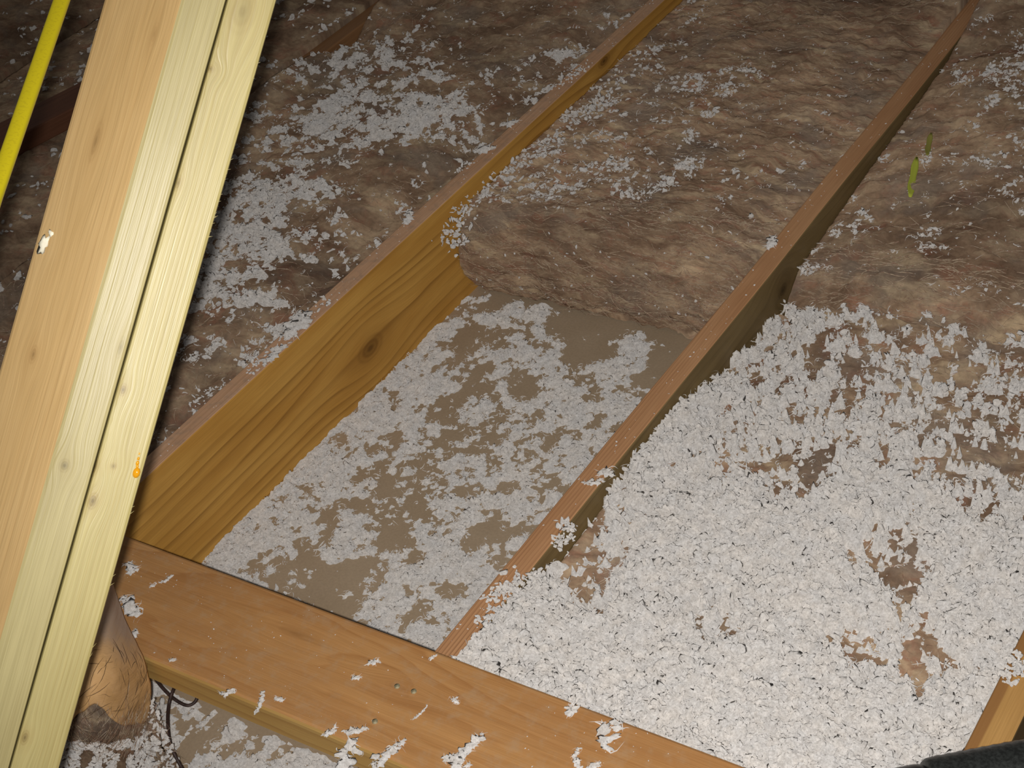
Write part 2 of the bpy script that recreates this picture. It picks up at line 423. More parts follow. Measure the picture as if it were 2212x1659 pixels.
def batt(label, x0, x1, y0, y1, ztop, mat, seed, front=False, res=.0045, nf=2600, amp=1.0, zbase=.003, comb=None):
    nu = max(8, int((x1 - x0) / res)); u = np.linspace(0, 1, nu)
    top_len = y1 - y0
    rows = []                                               # profile: (y, z fraction) from the floor up the front, over, to the back
    if front:
        hh = np.linspace(0, 1, 46)
        for q in hh[:-1]:
            ang = q
            yb = y0 + .022 - .030 * math.sin(math.pi * min(1, ang * 1.15)) + (.0 if ang < .72 else .055 * ((ang - .72) / .28) ** 2)
            zf = .01 + .99 * (ang if ang < .72 else .72 + .28 * math.sin((ang - .72) / .28 * math.pi / 2))
            rows.append((yb, zf))
        ystart = rows[-1][0] + .006
    else:
        rows += [(y0, .02), (y0, .5), (y0 + .002, .93)]; ystart = y0 + .008
    nt = int((y1 - ystart) / res)
    for y in np.linspace(ystart, y1, nt): rows.append((y, 1.0))
    yy = np.array([r[0] for r in rows]); zf = np.array([r[1] for r in rows])
    s = np.concatenate([[0], np.cumsum(np.hypot(np.diff(yy), np.diff(zf) * .18))])
    U, Yg = np.meshgrid(x0 + u * (x1 - x0), yy); Zf = np.repeat(zf[:, None], nu, 1); S = np.repeat(s[:, None], nu, 1)
    Zt = ztop(U, Yg)
    Z = zbase + (Zt - zbase) * Zf
    V = np.stack([U, Yg, Z], -1)
    # normals of the base sheet, then lumps along them
    du = np.gradient(V, axis=1); dv = np.gradient(V, axis=0); N = np.cross(du, dv); N /= np.linalg.norm(N, axis=-1, keepdims=True) + 1e-12
    edge = np.minimum(u, 1 - u) * (x1 - x0); ed = np.clip(edge / .03, 0, 1)[None, :]
    d = .010 * fbm(U * 11, S * 11, seed, 3) + .0062 * fbm(U * 34, S * 46, seed + 50, 3) + .0034 * fbm(U * 105, S * 135, seed + 90, 2)
    if front: 
        fz = np.clip((1 - Zf) * 6, 0, 1)
        d = d + fz * (.0065 * fbm(U * 9, S * 90, seed + 33, 3) + .004 * fbm(U * 26, S * 220, seed + 35, 2))
    N[..., 0] *= ed
    V = V + N * (d * amp * (0.35 + .65 * ed) )[..., None]
    V[:, 0, 0] = x0; V[:, -1, 0] = x1
    V[..., 0] = np.clip(V[..., 0], x0 + .0006, x1 - .0006)
    V[..., 2] = np.maximum(V[..., 2], .001)
    # right and left flanks drop straight down so the batt is a solid slab
    rootloc = np.array([(x0 + x1) / 2, (y0 + y1) / 2, 0.0])
    nv = len(rows)
    Vt = V.reshape(-1, 3)
    low_l = V[:, 0, :].copy(); low_l[:, 2] = .0008; low_r = V[:, -1, :].copy(); low_r[:, 2] = .0008
    Vall = np.concatenate([Vt, low_l, low_r])
    Fq = grid_faces(nu, nv)
    i = np.arange((len(rows) - nt) if front else 0, nv - 1); oL = nu * nv; oR = oL + nv
    FL = np.stack([oL + i, i * nu, (i + 1) * nu, oL + i + 1], 1)[:, ::-1]; FR = np.stack([oR + i, i * nu + nu - 1, (i + 1) * nu + nu - 1, oR + i + 1], 1)
    Fall = np.concatenate([Fq, FL[:, ::-1], FR[:, ::-1]])
    UV = np.concatenate([np.stack([U.ravel(), S.ravel()], 1), np.stack([low_l[:, 0], s], 1), np.stack([low_r[:, 0], s], 1)])
    root = empty('insulation_batt', rootloc.tolist())
    link('wool_body', mesh_np('wool_body', Vall - rootloc, Fall, True, UV), mat, root)
    tag(root, label, 'insulation')
    rng = np.random.default_rng(seed)
    Nn = np.gradient(V, axis=1); Nv = np.gradient(V, axis=0); Nn = np.cross(Nn, Nv); Nn /= np.linalg.norm(Nn, axis=-1, keepdims=True) + 1e-12
    ii = rng.integers(2, nv - 1, nf); jj = rng.integers(5, nu - 5, nf)
    if front:
        k = nf // 5; ii[:k] = rng.integers(4, 52, k)
    ribbon_fibres('wool_fibers', V[ii, jj] - rootloc, Nn[ii, jj], rng.uniform(.010, .042, nf), .0008, rng, MAT_FIBRE, root, .25, comb)
    if front:
        k = 1300; ii = rng.integers(3, 54, k); jj = rng.integers(3, nu - 3, k)
        ribbon_fibres('combed_strands', V[ii, jj] - rootloc, Nn[ii, jj], rng.uniform(.014, .055, k), .0009, rng, MAT_FIBRE2, root, .05, (1, .05, -.16))
    def surf(x, y):                                         # height of the top at (x, y)
        fu = np.clip((x - x0) / (x1 - x0) * (nu - 1), 0, nu - 1).astype(int)
        k0 = len(rows) - nt
        fv = np.clip((y - ystart) / (y1 - ystart) * (nt - 1), 0, nt - 1).astype(int) + k0
        return V[fv, fu, 2]
    return root, surf, V, Nn
def hump(x, a, b): return np.clip(np.sin(np.clip((x - a) / (b - a), 0, 1) * math.pi), 0, 1)
def far2(y): return np.clip((y - 1.62) / .16, 0, 1)
def zt12(x, y): return .166 + .026 * far2(y) * np.clip((x + .12) / .12, 0, 1) + .026 * np.clip((x - X1b) / (X2a - X1b), 0, 1) ** 2 + .016 * hump(x, X1b, X2a) + .006 * np.clip((y - 1.4) / .6, 0, 1)
def zt23(x, y): return .03 * far2(y) * np.clip((.14 - x) / .1, 0, 1) + np.clip(.148 + (y - .95) * .062, .145, .215) + .034 * hump(x, X2b, X3a) ** .7
def zt23n(x, y): return .143 - .026 * np.clip((.15 - x) / .1, 0, 1) * np.clip((y - .62) / .2, 0, 1) + .022 * np.clip((.75 - y) / .3, 0, 1) + .012 * hump(x, X2b, X3a)
def zt01(x, y):
    show = np.exp(-((y - 1.41) / .085) ** 2)
    return .186 + .016 * hump(x, X0b, X1a) + (.028 - .062 * show) * np.clip((X0b + .07 - x) / .07, 0, 1) - .012 * np.exp(-((x - X1a + .05) / .03) ** 2)
def ztm(x, y): return .193 + .02 * hump(x, -1.84, X0a)
b12, s12, V12, N12 = batt('brown wool batt whose combed front face ends the bare gap', X1b + .001, X2a - .001, .915, Y1 - .05, zt12, MAT_BATT2, 11, True, .0042, 5200, 1.0, comb=(1, .1, 0))
b23, s23, V23, N23 = batt('brown wool batt right of the striped joist, behind the thick white fluff', X2b + .001, X3a - .001, .92, Y1 - .05, zt23, MAT_BATT3, 23, True, .0045, 3600, 1.15, comb=(1, .3, 0))
b23n, s23n, V23n, N23n = batt('brown wool batt buried under the thick white fluff, showing through its holes', X2b + .001, X3a - .001, .004, .90, zt23n, MAT_BATT3, 31, False, .0055, 1200, .9)
b01, s01, V01, N01 = batt('brown wool batt left of the golden joist, sprinkled with white clumps', X0b + .001, X1a - .001, -.12, Y1 - .05, zt01, MAT_BATT, 41, False, .0055, 5200, 1.0)
bm1, sm1, Vm1, Nm1 = batt('dim brown wool batt beside the yellow cable, beyond the buried joist', -1.85, X0a - .001, .2, Y1 - .05, ztm, MAT_BATT, 53, False, .009, 1500, 1.1)
bm2, sm2, Vm2, Nm2 = batt('darkest brown wool batt, farthest out behind the yellow cable', -2.6, -1.856, .5, Y1 - .05, lambda x, y: .20 + .02 * hump(x, -2.6, -1.856), MAT_BATT, 61, False, .012, 600, 1.1)

# ------------------------------------------------------------------ white blown fibre
def ico(sub):
    bm = bmesh.new(); bmesh.ops.create_icosphere(bm, subdivisions=sub, radius=1.0)
    V = np.array([v.co[:] for v in bm.verts]); Fc = np.array([[v.index for v in f.verts] for f in bm.faces]); bm.free(); return V, Fc
I1 = ico(1); I2 = ico(2)
rng0 = np.random.default_rng(5)
def spiky(base, rng, k=.9):
    V, Fc = base
    r = .55 + .62 * k * rng.random(len(V)) ** 1.8
    lump = 1 + .35 * np.sin(V @ rng.normal(0, 2.2, 3) + rng.random() * 6)
    W = V * (r * lump)[:, None]
    W = W * np.array([1.0, rng.uniform(.45, .95), rng.uniform(.30, .6)])
    W[:, 2] += .25 * rng.normal() * W[:, 0] ** 2
    return W
def shaggy(base, rng):
    V, Fc = base; r = .40 + 1.05 * rng.random(len(V)) ** 2.0; W = V * r[:, None]; return W * np.array([1.0, rng.uniform(.5, .95), rng.uniform(.30, .5)])
VAR3 = [shaggy(I2, rng0) for _ in range(12)]
VAR1 = [spiky(I1, rng0) for _ in range(16)]      # 42 verts, 80 faces
VAR2 = [spiky(I2, rng0, 1.0) for _ in range(12)]
def tufts(P, size, rng, tilt=.6, var=VAR1, Fb=I1[1], lift=.25):
    out = []; n = len(P); nb = len(VAR1[0]) if var is VAR1 else len(var[0])
    idx = rng.integers(0, len(var), n); A = np.stack(var)[idx]                      # n,nb,3
    yaw = rng.uniform(0, 2 * math.pi, n); tx = rng.normal(0, tilt, n); ty = rng.normal(0, tilt, n)
    c, s = np.cos(yaw), np.sin(yaw); Z = np.zeros(n); O = np.ones(n)
    Rz = np.stack([np.stack([c, -s, Z], -1), np.stack([s, c, Z], -1), np.stack([Z, Z, O], -1)], 1)
    c, s = np.cos(tx), np.sin(tx); Rx = np.stack([np.stack([O, Z, Z], -1), np.stack([Z, c, -s], -1), np.stack([Z, s, c], -1)], 1)
    c, s = np.cos(ty), np.sin(ty); Ry = np.stack([np.stack([c, Z, s], -1), np.stack([Z, O, Z], -1), np.stack([-s, Z, c], -1)], 1)
    RR = Rz @ Rx @ Ry
    st = rng.uniform(.7, 1.5, (n, 1, 1)) ** np.array([1.2, 0, -.4])[None, None, :]
    W = np.einsum('nij,nkj->nki', RR, A * size[:, None, None] * st) + P[:, None, :]
    W[:, :, 2] += (size * lift)[:, None]
    V = W.reshape(-1, 3); Fq = (Fb[None] + (np.arange(n) * A.shape[1])[:, None, None]).reshape(-1, 3)
    return V, Fq
def field(ctrl, z, sig, default=0.0, wdef=.02):
    C = np.array([[*at_z(a, b, z)[:2], d] for a, b, d in ctrl])
    def f(x, y):
        x = np.asarray(x, float); sh = x.shape; q = np.stack([x.ravel(), np.asarray(y, float).ravel()], 1); out = np.empty(len(q))
        for i in range(0, len(q), 20000):
            d2 = ((q[i:i + 20000, None, :] - C[None, :, :2]) ** 2).sum(-1); w = np.exp(-d2 / (2 * sig * sig)) + 1e-12
            out[i:i + 20000] = ((w * C[None, :, 2]).sum(1) + wdef * default) / (w.sum(1) + wdef)
        return out.reshape(sh)
    return f
def clump(x, y, seed, fr=1.0):
    x = x * fr; y = y * fr
    q = .62 * fbm(x * 24, y * 24, seed, 3, .6) + .50 * fbm(x * 70, y * 70, seed + 40, 3, .65)
    return q / .20                                          # about unit spread
def cover(dens, x, y, seed, thr, gain, fr=1.0):
    d = dens(x, y); return d + gain * .24 * clump(x, y, seed, fr) - thr
def bed_height(q, x, y, seed, height, rough):
    h = np.where(q > 0, height * (1 - np.exp(-np.clip(q, 0, 9) * 4)), q * .05)
    return h + np.where(q > -.1, rough * fbm(x * 120, y * 120, seed + 7, 3, .7) + rough * .9 * fbm(x * 42, y * 42, seed + 8, 2), 0)
def wisps(soup, P, L, width, rng, lift=.5):
    """Hair-fine curled strands."""
    n = len(P); m = 5; a = rng.uniform(0, 6.283, n); T = np.stack([np.cos(a), np.sin(a), rng.normal(0, .35, n)], 1)
    Bn = np.stack([-np.sin(a), np.cos(a), rng.normal(0, .3, n)], 1); curl = rng.normal(0, 1.5, n); up = np.abs(rng.normal(0, lift, n)); w = width * rng.uniform(.5, 1.5, n)
    pts = []
    for q in np.linspace(-.5, .5, m):
        p = P + T * (L * q)[:, None] + Bn * (L * curl * (q * q - .1))[:, None]; p[:, 2] += L * up * (.27 - q * q) + .0008; pts.append(p)
    pts = np.stack(pts, 1); wv = np.array([.2, .9, 1, .8, .15])
    side = (Bn * .7 + np.array([0, 0, .5]))[:, None, :] * wv[None, :, None] * w[:, None, None] * .5
    V = np.concatenate([pts + side, pts - side], 1).reshape(-1, 3); b = np.arange(n) * 2 * m
    Fq = np.concatenate([np.stack([b + i, b + i + 1, b + m + i + 1, b + m + i], 1) for i in range(m - 1)])
    soup.add(V, to_tris(Fq))
class Soup:
    def __init__(s): s.V = []; s.F = []; s.n = 0
    def add(s, V, Fc): s.V.append(V); s.F.append(Fc + s.n); s.n += len(V)
    def build(s, name, label):
        V = np.concatenate(s.V); c = V.mean(0); c[2] = V[:, 2].min()
        o = link(name, mesh_np(name, V - c, np.concatenate(s.F)), MAT_FLUFF); o.location = c.tolist()
        return tag(o, label, 'insulation', kind='stuff')
def to_tris(Fq): return np.concatenate([Fq[:, [0, 1, 2]], Fq[:, [0, 2, 3]]])
def scatter(soup, x0, x1, y0, y1, dens, surf, n, seed, smin, smax, thr=.5, tilt=.6, gain=1.0, lift=.25, bias=2.0, height=0.0, rough=0.0, nw=.8, stray=.06, fr=1.0):
    rng = np.random.default_rng(seed); x = rng.uniform(x0, x1, n); y = rng.uniform(y0, y1, n)
    q = cover(dens, x, y, seed, thr, gain, fr); stray_ = (q < 0) & (rng.random(n) < stray * np.clip(dens(x, y) * 2.2, .15, 1))
    keep = (q > 0) | stray_
    x, y, q = x[keep], y[keep], q[keep]
    size = smin + (smax - smin) * rng.random(len(x)) ** bias * np.clip(q * 1.3 + .6, .3, 1.1)
    size = np.where(q < 0, smin * rng.uniform(.5, 1.3, len(x)), size)
    z = surf(x, y) + (np.clip(bed_height(q - .06, x, y, seed, height, rough), 0, 9) - size * .15 if height else 0)
    P = np.stack([x, y, z], 1)
    big = size > (smin + (smax - smin) * .5)
    for sel, var, Fb in ((~big, VAR1, I1[1]), (big, VAR2, I2[1])):
        if sel.any(): soup.add(*tufts(P[sel], size[sel], rng, tilt, var, Fb, lift))
    k = rng.integers(0, len(x), int(len(x) * nw))
    Pw = P[k] + np.stack([rng.normal(0, size[k] * .8), rng.normal(0, size[k] * .8), size[k] * .35], 1)
    Pw[:, 0] = np.clip(Pw[:, 0], x0 + .002, x1 - .002)
    wisps(soup, Pw, rng.uniform(.004, .016, len(k)), .0011, rng)
def sheet(soup, x0, x1, y0, y1, dens, surf, seed, res, thr, height, sink=.006, gain=1.0, rough=.004, fr=1.0):
    nx = int((x1 - x0) / res); ny = int((y1 - y0) / res)
    X, Y = np.meshgrid(np.linspace(x0, x1, nx), np.linspace(y0, y1, ny))
    q = cover(dens, X, Y, seed, thr, gain, fr) - .06
    h = bed_height(q, X, Y, seed, height, rough)
    Z = np.maximum(surf(X, Y) + np.maximum(h, -sink), -.004 if sink < .004 else -1)
    Fq = grid_faces(nx, ny)
    vis = (q > -.22).ravel(); Fq = Fq[vis[Fq].any(1)]
    used = np.zeros(nx * ny, bool); used[Fq.ravel()] = True; mp = np.cumsum(used) - 1
    soup.add(np.stack([X.ravel(), Y.ravel(), Z.ravel()], 1)[used], to_tris(mp[Fq]))

flat0 = lambda x, y: np.zeros_like(np.asarray(x, float)) + .0004
# bare gap: thin drift on the ceiling board
GAP = [(1010,670,.6),(980,690,.7),(950,720,.85),(920,760,.95),(880,800,1),(840,830,.9),(900,850,.9),(960,840,.8),(980,760,.3),(1020,720,.2),(1045,725,.8),(1085,705,.8),(1120,690,.9),(1160,680,.6),(1110,725,.2),
 (1128,752,.95),(1155,746,.9),(1175,732,.7),(1078,760,.5),(1027,773,.6),(1003,783,.5),(1145,810,.7),(1189,806,.7),(1219,806,.5),(1077,817,.6),(1061,837,.7),(1017,813,.05),(1027,847,.1),(1145,840,.15),
 (1246,786,0),(1280,719,0),(1212,702,.05),(1314,752,.1),(1350,700,.05),(1420,720,.0),(1440,770,.1),(1410,820,.05),(1364,759,.85),(1341,786,.75),(1381,746,.65),(1287,810,.7),(1321,813,.6),(1348,847,.6),(1400,860,.2),(1229,860,.8),(1179,871,.8),(1267,847,.6),(1314,861,.8),
 (1273,874,.2),(1037,867,.4),(1061,874,.7),(942,877,.1),(976,874,.1),(875,847,.95),(909,854,.9),(841,874,.95),(791,854,.95),(824,904,1),(892,888,.7),(1010,888,.7),(1111,888,.75),(1078,915,.55),(1179,915,.6),(1246,904,.75),(1297,904,.85),(1340,900,.7),
 (791,921,.95),(760,950,.7),(841,955,.75),(956,965,.5),(900,930,.7),(1044,965,.4),(1111,955,.65),(1213,972,.75),(1280,960,.8),(900,1000,.6),(980,1010,.6),(1080,1010,.55),(1180,1020,.7),(1240,1010,.85),
 (720,1000,.9),(640,1010,.9),(610,1050,.85),(760,1050,.8),(850,1060,.55),(960,1060,.45),(1060,1050,.55),(1150,1050,.65),(560,1110,.9),(620,1120,.95),(700,1080,.85),(715,1130,.3),(780,1120,.5),(830,1110,.6),
 (845,1165,.1),(790,1235,.1),(814,1245,.15),(875,1204,.5),(890,1140,.5),(930,1144,.75),(1060,1127,.4),(1030,1188,.3),(960,1167,.85),(1000,1130,.7),(1110,1100,.7),(960,1200,1),(942,1235,1),(875,1235,.95),(1010,1235,.9),(960,1282,.3),(929,1265,.5),(902,1316,.4),
 (841,1302,.95),(807,1289,.8),(764,1275,.5),(757,1245,.2),(774,1174,.9),(757,1160,.85),(750,1200,.8),(976,1319,.9),(942,1336,.8),(875,1370,.8),(925,1387,.9),(774,1316,.3),(1060,1200,.7),(1020,1270,.8),
 (540,1190,.95),(500,1200,.95),(573,1201,.45),(600,1205,.45),(624,1184,.4),(657,1235,.1),(708,1241,.15),(708,1134,.2),(657,1150,.9),(700,1180,.8),(600,1150,.95),(640,1290,.4),(680,1300,.3),(560,1240,.9),(620,1260,.5),(700,1290,.2),(450,1180,.9),(590,1000,.9),(650,960,.6),
 (1100,620,0),(1200,640,0),(1300,670,0),(1050,650,.1)]
dg = field(GAP, 0.0, .017, .0, .002)
sp = Soup()
sheet(sp, X1b + .001, X2a - .001, -.03, .93, dg, flat0, 101, .0028, .56, .006, .003, 1.0, .0030, 1.35)
scatter(sp, X1b + .006, X2a - .006, -.02, .92, dg, flat0, 19000, 101, .0018, .0062, .56, .5, lift=.25, height=.006, rough=.003, nw=1.1, fr=1.35)
sp.build('loose_fill_insulation', 'thin drift of white blown fibre on the tan ceiling board in the bare gap')

# floor in front of the cross board
FRONT = [(360,1480,.8),(350,1550,.9),(340,1620,.8),(430,1530,.5),(400,1560,.7),(480,1560,.7),(440,1600,.5),(520,1600,.4),(560,1620,.5),(600,1600,.4),(650,1640,.9),(700,1659,.95),(500,1650,.8),(420,1650,.4),(590,1640,.3),(300,1600,.7),(250,1640,.8),(360,1700,.8),(550,1720,.7),(750,1700,.9)]
dfn = field(FRONT, 0.0, .022, .5, .01)
sp = Soup()
sheet(sp, -.72, .1, -.55, -.05, dfn, flat0, 151, .0030, .55, .010, .003, 1.0, .004, 1.3)
scatter(sp, -.72, .1, -.55, -.06, dfn, flat0, 9500, 151, .0022, .007, .55, .5, lift=.25, height=.010, rough=.004, fr=1.3)
sp.build('loose_fill_insulation', 'white blown fibre on the ceiling board below the near edge of the flat board')

# thick white bed right of the striped joist
BED = [(2100,150,.15),(2200,80,.08),(1980,200,.1),(2050,250,.25),(1950,330,.3),(2050,330,.25),(2150,320,.3),(1850,430,.5),(1900,400,.25),(2000,430,.28),(2100,450,.3),(2200,450,.33),(1800,500,.55),(1900,520,.38),(2050,510,.48),(2150,530,.3),(1850,580,.18),(1950,600,.15),(2100,590,.1),(2200,600,.05),
 (1740,660,.85),(1700,690,.75),(1850,680,.62),(1950,680,.65),(2050,680,.62),(2110,650,.8),(2200,700,.7),(1650,760,.85),(1750,760,.62),(1850,770,.62),(1950,760,.68),(2050,770,.55),(2150,780,.62),(1560,820,.95),(1650,850,.9),(1750,850,.78),(1900,850,.78),(2050,860,.72),(2150,880,.6),
 (1480,900,1.1),(1600,930,.85),(1720,930,.8),(1850,930,.8),(1980,930,.82),(2100,960,.6),(2200,1000,.6),(1420,980,1),(1550,1010,.62),(1620,980,.52),(1700,1020,.48),(1740,1040,.3),(1680,1060,.45),(1850,1050,1),(1900,1070,1.1),(2050,1040,.75),(2180,1080,.75),(1380,1060,.85),(1500,1090,1),(1600,1100,1.1),
 (1800,1110,1.1),(2000,1120,1),(2150,1180,1.05),(1880,1220,.4),(1930,1215,.45),(1950,1250,.22),(1990,1280,.38),(1940,1160,.7),(1850,1160,1),(1800,1240,1.2),(1850,1310,1.2),(2050,1220,1.1),(2080,1300,1.2),(1850,1400,.65),(1880,1440,.5),(1920,1430,.75),(1985,1430,.22),(2010,1440,.35),(2050,1420,.9),(1550,1360,.85),
 (1300,1120,.4),(1260,1190,.15),(1240,1250,.22),(1280,1300,.42),(1300,1230,.35),(1230,1120,.35),(1290,1080,.45),(1210,1170,.4),(1200,1200,.7),(1130,1270,1),(1100,1300,1.1),(1150,1340,1.2),(1350,1180,.95),(1370,1280,1.2),(1190,1280,.75),(1400,1400,1.3),(1600,1250,1.2),(1700,1180,1.1),(1700,1350,1.25),(1500,1500,1.3),(1700,1550,1.3),(1900,1550,1.2),(2080,1500,1.0),(1300,1450,1.3),(1080,1390,1.2),(1450,1240,1.2),(1780,1460,1.2),(2150,1380,1.2)]
db0 = field(BED, JT - .03, .021, 1.1, .002)
def db(x, y):
    e = .915 + .03 * fbm(x * 16, x * 0 + 3, 19, 3) + .05 * np.clip((x - .10) / .2, 0, 1)
    d = db0(x, y) - .13 * np.clip((y - .34) / .2, 0, 1); d = d + .42 * np.clip((d - .86) / .2, 0, 1)
    return d - 1.3 * np.exp(-((y - e - .055) / .038) ** 2)
def bedz(x, y):
    a = s23n(x, np.minimum(y, .89))
    up = np.clip((.85 - y) / .35, 0, 1) * .008 + .022 * np.clip((.22 - y) / .2, 0, 1)
    return a + up
sp = Soup()
sheet(sp, X2b + .001, X3a - .001, .001, .905, db, bedz, 201, .0028, .78, .020, .008, 1.2, .0075, 2.6)
scatter(sp, X2b + .004, X3a - .004, .004, .915, db, bedz, 26000, 201, .0019, .0078, .75, .7, lift=.25, height=.020, rough=.0075, gain=1.2, nw=.9, fr=2.6)
scatter(sp, X2b + .006, X3a - .006, .95, 2.1, lambda x, y: np.minimum(db0(x, y), np.where(x > .42, .3, .75)), s23, 16000, 205, .0018, .0065, .66, .5, lift=.35, gain=1.0, stray=.12)
# drift spilling over the striped joist near the cross board and along its right face
rs = np.random.default_rng(77)
def drift(soup, pts, z, spread, per, smin, smax, rng):
    for (px, py, rr) in pts:
        c = at_z(px, py, z); n = per
        P = np.stack([c[0] + rng.normal(0, rr, n), c[1] + rng.normal(0, rr, n), z + rng.uniform(-.003, .004, n)], 1)
        soup.add(*tufts(P, rng.uniform(smin, smax, n), rng, .6))
drift(sp, [(1100,1272,.010),(1075,1290,.008),(1120,1260,.009),(1060,1330,.008),(1130,1300,.012),(1090,1330,.010),(1160,1250,.008),(1210,1170,.008),(1225,1135,.006),(1050,1370,.006),(1070,1400,.008)], JT + .003, 0, 40, .002, .006, rs)
drift(sp, [(1420,1510,.006),(1350,1500,.004),(1500,1580,.006),(1250,1500,.005),(1560,1620,.006),(1180,1470,.004)], JT + .035, 0, 16, .003, .007, rs)
drift(sp, [(2196,1425,.007),(2184,1448,.006),(2205,1445,.006),(2175,1462,.005)], JT + .003, 0, 22, .002, .006, rs)
sp.build('loose_fill_insulation', 'thick bed of white blown fibre filling the bay right of the striped joist')

# batt left of the golden joist
LEFT = [(640,30,.45),(720,25,.3),(900,30,.18),(1100,50,.12),(1000,90,.1),(650,130,.6),(760,130,.62),(900,140,.55),(960,120,.3),(1050,180,.35),(1200,150,.5),(600,230,.35),(700,260,.85),(800,230,.75),(880,280,1),(980,250,.95),(1000,300,.6),(560,330,.5),(650,370,.75),(760,350,.5),(850,330,.5),(930,320,.4),(520,450,.85),(600,430,.85),(700,450,.45),(800,430,.3),(860,370,.12),(950,370,.1),(1050,250,.15),
 (500,540,.85),(580,540,.8),(680,540,.65),(760,520,.35),(830,480,.15),(470,640,.85),(550,640,.8),(620,600,.35),(700,600,.1),(450,720,.35),(520,740,.65),(580,700,.45),(640,690,.9),(430,800,.28),(500,790,.35),(420,880,.4),(380,930,.25),(340,980,.25),(460,850,.15),(60,450,.3),(60,550,.35),(50,100,.15),(120,300,.15),(300,500,.4),(300,800,.3),(200,200,.3)]
dl = field(LEFT, JT, .035, .2, .004)
sp = Soup()
sheet(sp, X0b + .004, X1a - .004, -.1, 2.2, dl, s01, 301, .0040, .74, .008, .006, 1.0, .0065, 1.7)
scatter(sp, X0b + .004, X1a - .004, -.1, 2.2, dl, s01, 30000, 301, .0020, .0080, .66, .5, lift=.3, height=.008, rough=.0065, nw=.8, stray=.1, fr=1.7)
sp.build('loose_fill_insulation', 'white clumps of blown fibre scattered over the wool left of the golden joist')
FAR = [(1250,250,.6),(1200,330,.6),(1150,380,.4),(1100,400,.5),(1000,460,.8),(985,500,.5),(1220,400,.85),(1260,430,.6),(1400,370,.75),(1440,320,.6),(1500,200,.55),(1380,220,.4),(1300,300,.45),(1350,150,.42),(1420,80,.35),(1480,20,.3),(1600,100,.2),(1700,30,.08),(1650,250,.22),(1800,290,.25),(1750,180,.2),(1600,400,.3),(1500,480,.25),(1300,480,.12),(1200,540,.05),(1400,580,.05),(1700,400,.2),(1900,60,.05)]
df = field(FAR, JT - .02, .045, .15, .004)
sp = Soup()
scatter(sp, X1b + .004, X2a - .004, .97, 2.2, df, s12, 22000, 401, .0020, .0075, .74, .5, lift=.35, gain=1.0, stray=.1)
# a few flecks caught in the combed front face
k = rs.integers(6, 46, 90); j = rs.integers(2, V12.shape[1] - 2, 90)
sp.add(*tufts(V12[k, j] + N12[k, j] * .002, rs.uniform(.0015, .0045, 90), rs, .8))
# line of flecks along the foot of the golden joist's far face
for (px, py) in [(1395,120),(1340,170),(1310,205),(1280,235),(1240,270),(1200,300),(1165,335),(1120,365),(1085,385),(1050,415),(1010,445),(990,470),(985,500),(990,530)]:
    c = at_z(px, py, .176); n = 26
    P = np.stack([np.clip(c[0] + rs.normal(0, .012, n), X1b + .004, 9), c[1] + rs.normal(0, .02, n), .172 + rs.uniform(0, .012, n)], 1)
    sp.add(*tufts(P, rs.uniform(.0025, .007, n), rs, .6))
sp.build('loose_fill_insulation', 'white flecks of blown fibre on the wool batt beyond the bare gap')
sp = Soup()
scatter(sp, -1.84, X0a - .004, .3, 2.2, lambda x, y: np.full_like(x, .3), sm1, 5000, 451, .004, .011, .5, .5, lift=.3)
scatter(sp, -2.58, -1.87, .6, 2.2, lambda x, y: np.full_like(x, .25), sm2, 3000, 461, .004, .011, .5, .5, lift=.3)
sp.build('loose_fill_insulation', 'dim pale flecks of blown fibre on the wool behind the yellow cable')

# ------------------------------------------------------------------ single tufts lying on the lumber
def tuft_obj(label, px, py, z, length, width, ang, seed, thick=.35, spikes=1.0, curve=.3, plane='z', X=None):
    """A ragged clump: overlapping jagged lobes along a bent spine. length, width in metres; ang in the surface."""
    rng = np.random.default_rng(seed); c = at_z(px, py, z) if plane == 'z' else at_x(px, py, X)
    n = max(5, int(length / width * 5)); sp_ = []; base = 0
    VV = []; FF = []
    for i in range(n):
        q = i / (n - 1) - .5
        pos = np.array([q * length, curve * length * (q * q - .1) + rng.normal(0, width * .16), 0])
        r = width * .5 * (1.0 - .55 * abs(q) * 2 * rng.uniform(.5, 1)) * rng.uniform(.75, 1.2)
        A = VAR3[rng.integers(0, len(VAR3))].copy() * r * np.array([1, 1, 1])
        if rng.random() < .3 * spikes: A[:, 1] *= 1.6
        yaw = rng.uniform(0, 6.28); cy, sy = math.cos(yaw), math.sin(yaw)
        A = np.stack([A[:, 0] * cy - A[:, 1] * sy, A[:, 0] * sy + A[:, 1] * cy, A[:, 2] * thick / .45], 1)
        A[:, 2] = np.maximum(A[:, 2], -r * thick * .4) + r * thick * .4
        VV.append(A + pos); FF.append(I2[1] + base); base += len(A)
    nw = int(14 + 5 * length / width); k_ = rng.integers(0, base, nw); Pw = np.concatenate(VV)[k_] * np.array([1, 1, .6]); ws_ = Soup()
    wisps(ws_, Pw, rng.uniform(.35, 1.0, nw) * width, width * .07, rng, .25); Wv = ws_.V[0]; Wv[:, 2] = np.maximum(Wv[:, 2], .0002)
    VV.append(Wv); FF.append(ws_.F[0] + base)
    V = np.concatenate(VV); ca, sa = math.cos(ang), math.sin(ang)
    V = np.stack([V[:, 0] * ca - V[:, 1] * sa, V[:, 0] * sa + V[:, 1] * ca, V[:, 2]], 1)
    if plane == 'x': V = V[:, [2, 0, 1]]
    o = link('insulation_tuft', mesh_np('insulation_tuft', V, np.concatenate(FF)), MAT_FLUFF); o.location = c.tolist()
    return tag(o, label, 'insulation', 'white tufts lying on the lumber')
def img_ang(px, py, dx, dy, z):
    a = at_z(px, py, z); b = at_z(px + dx, py + dy, z); return math.atan2(b[1] - a[1], b[0] - a[0])
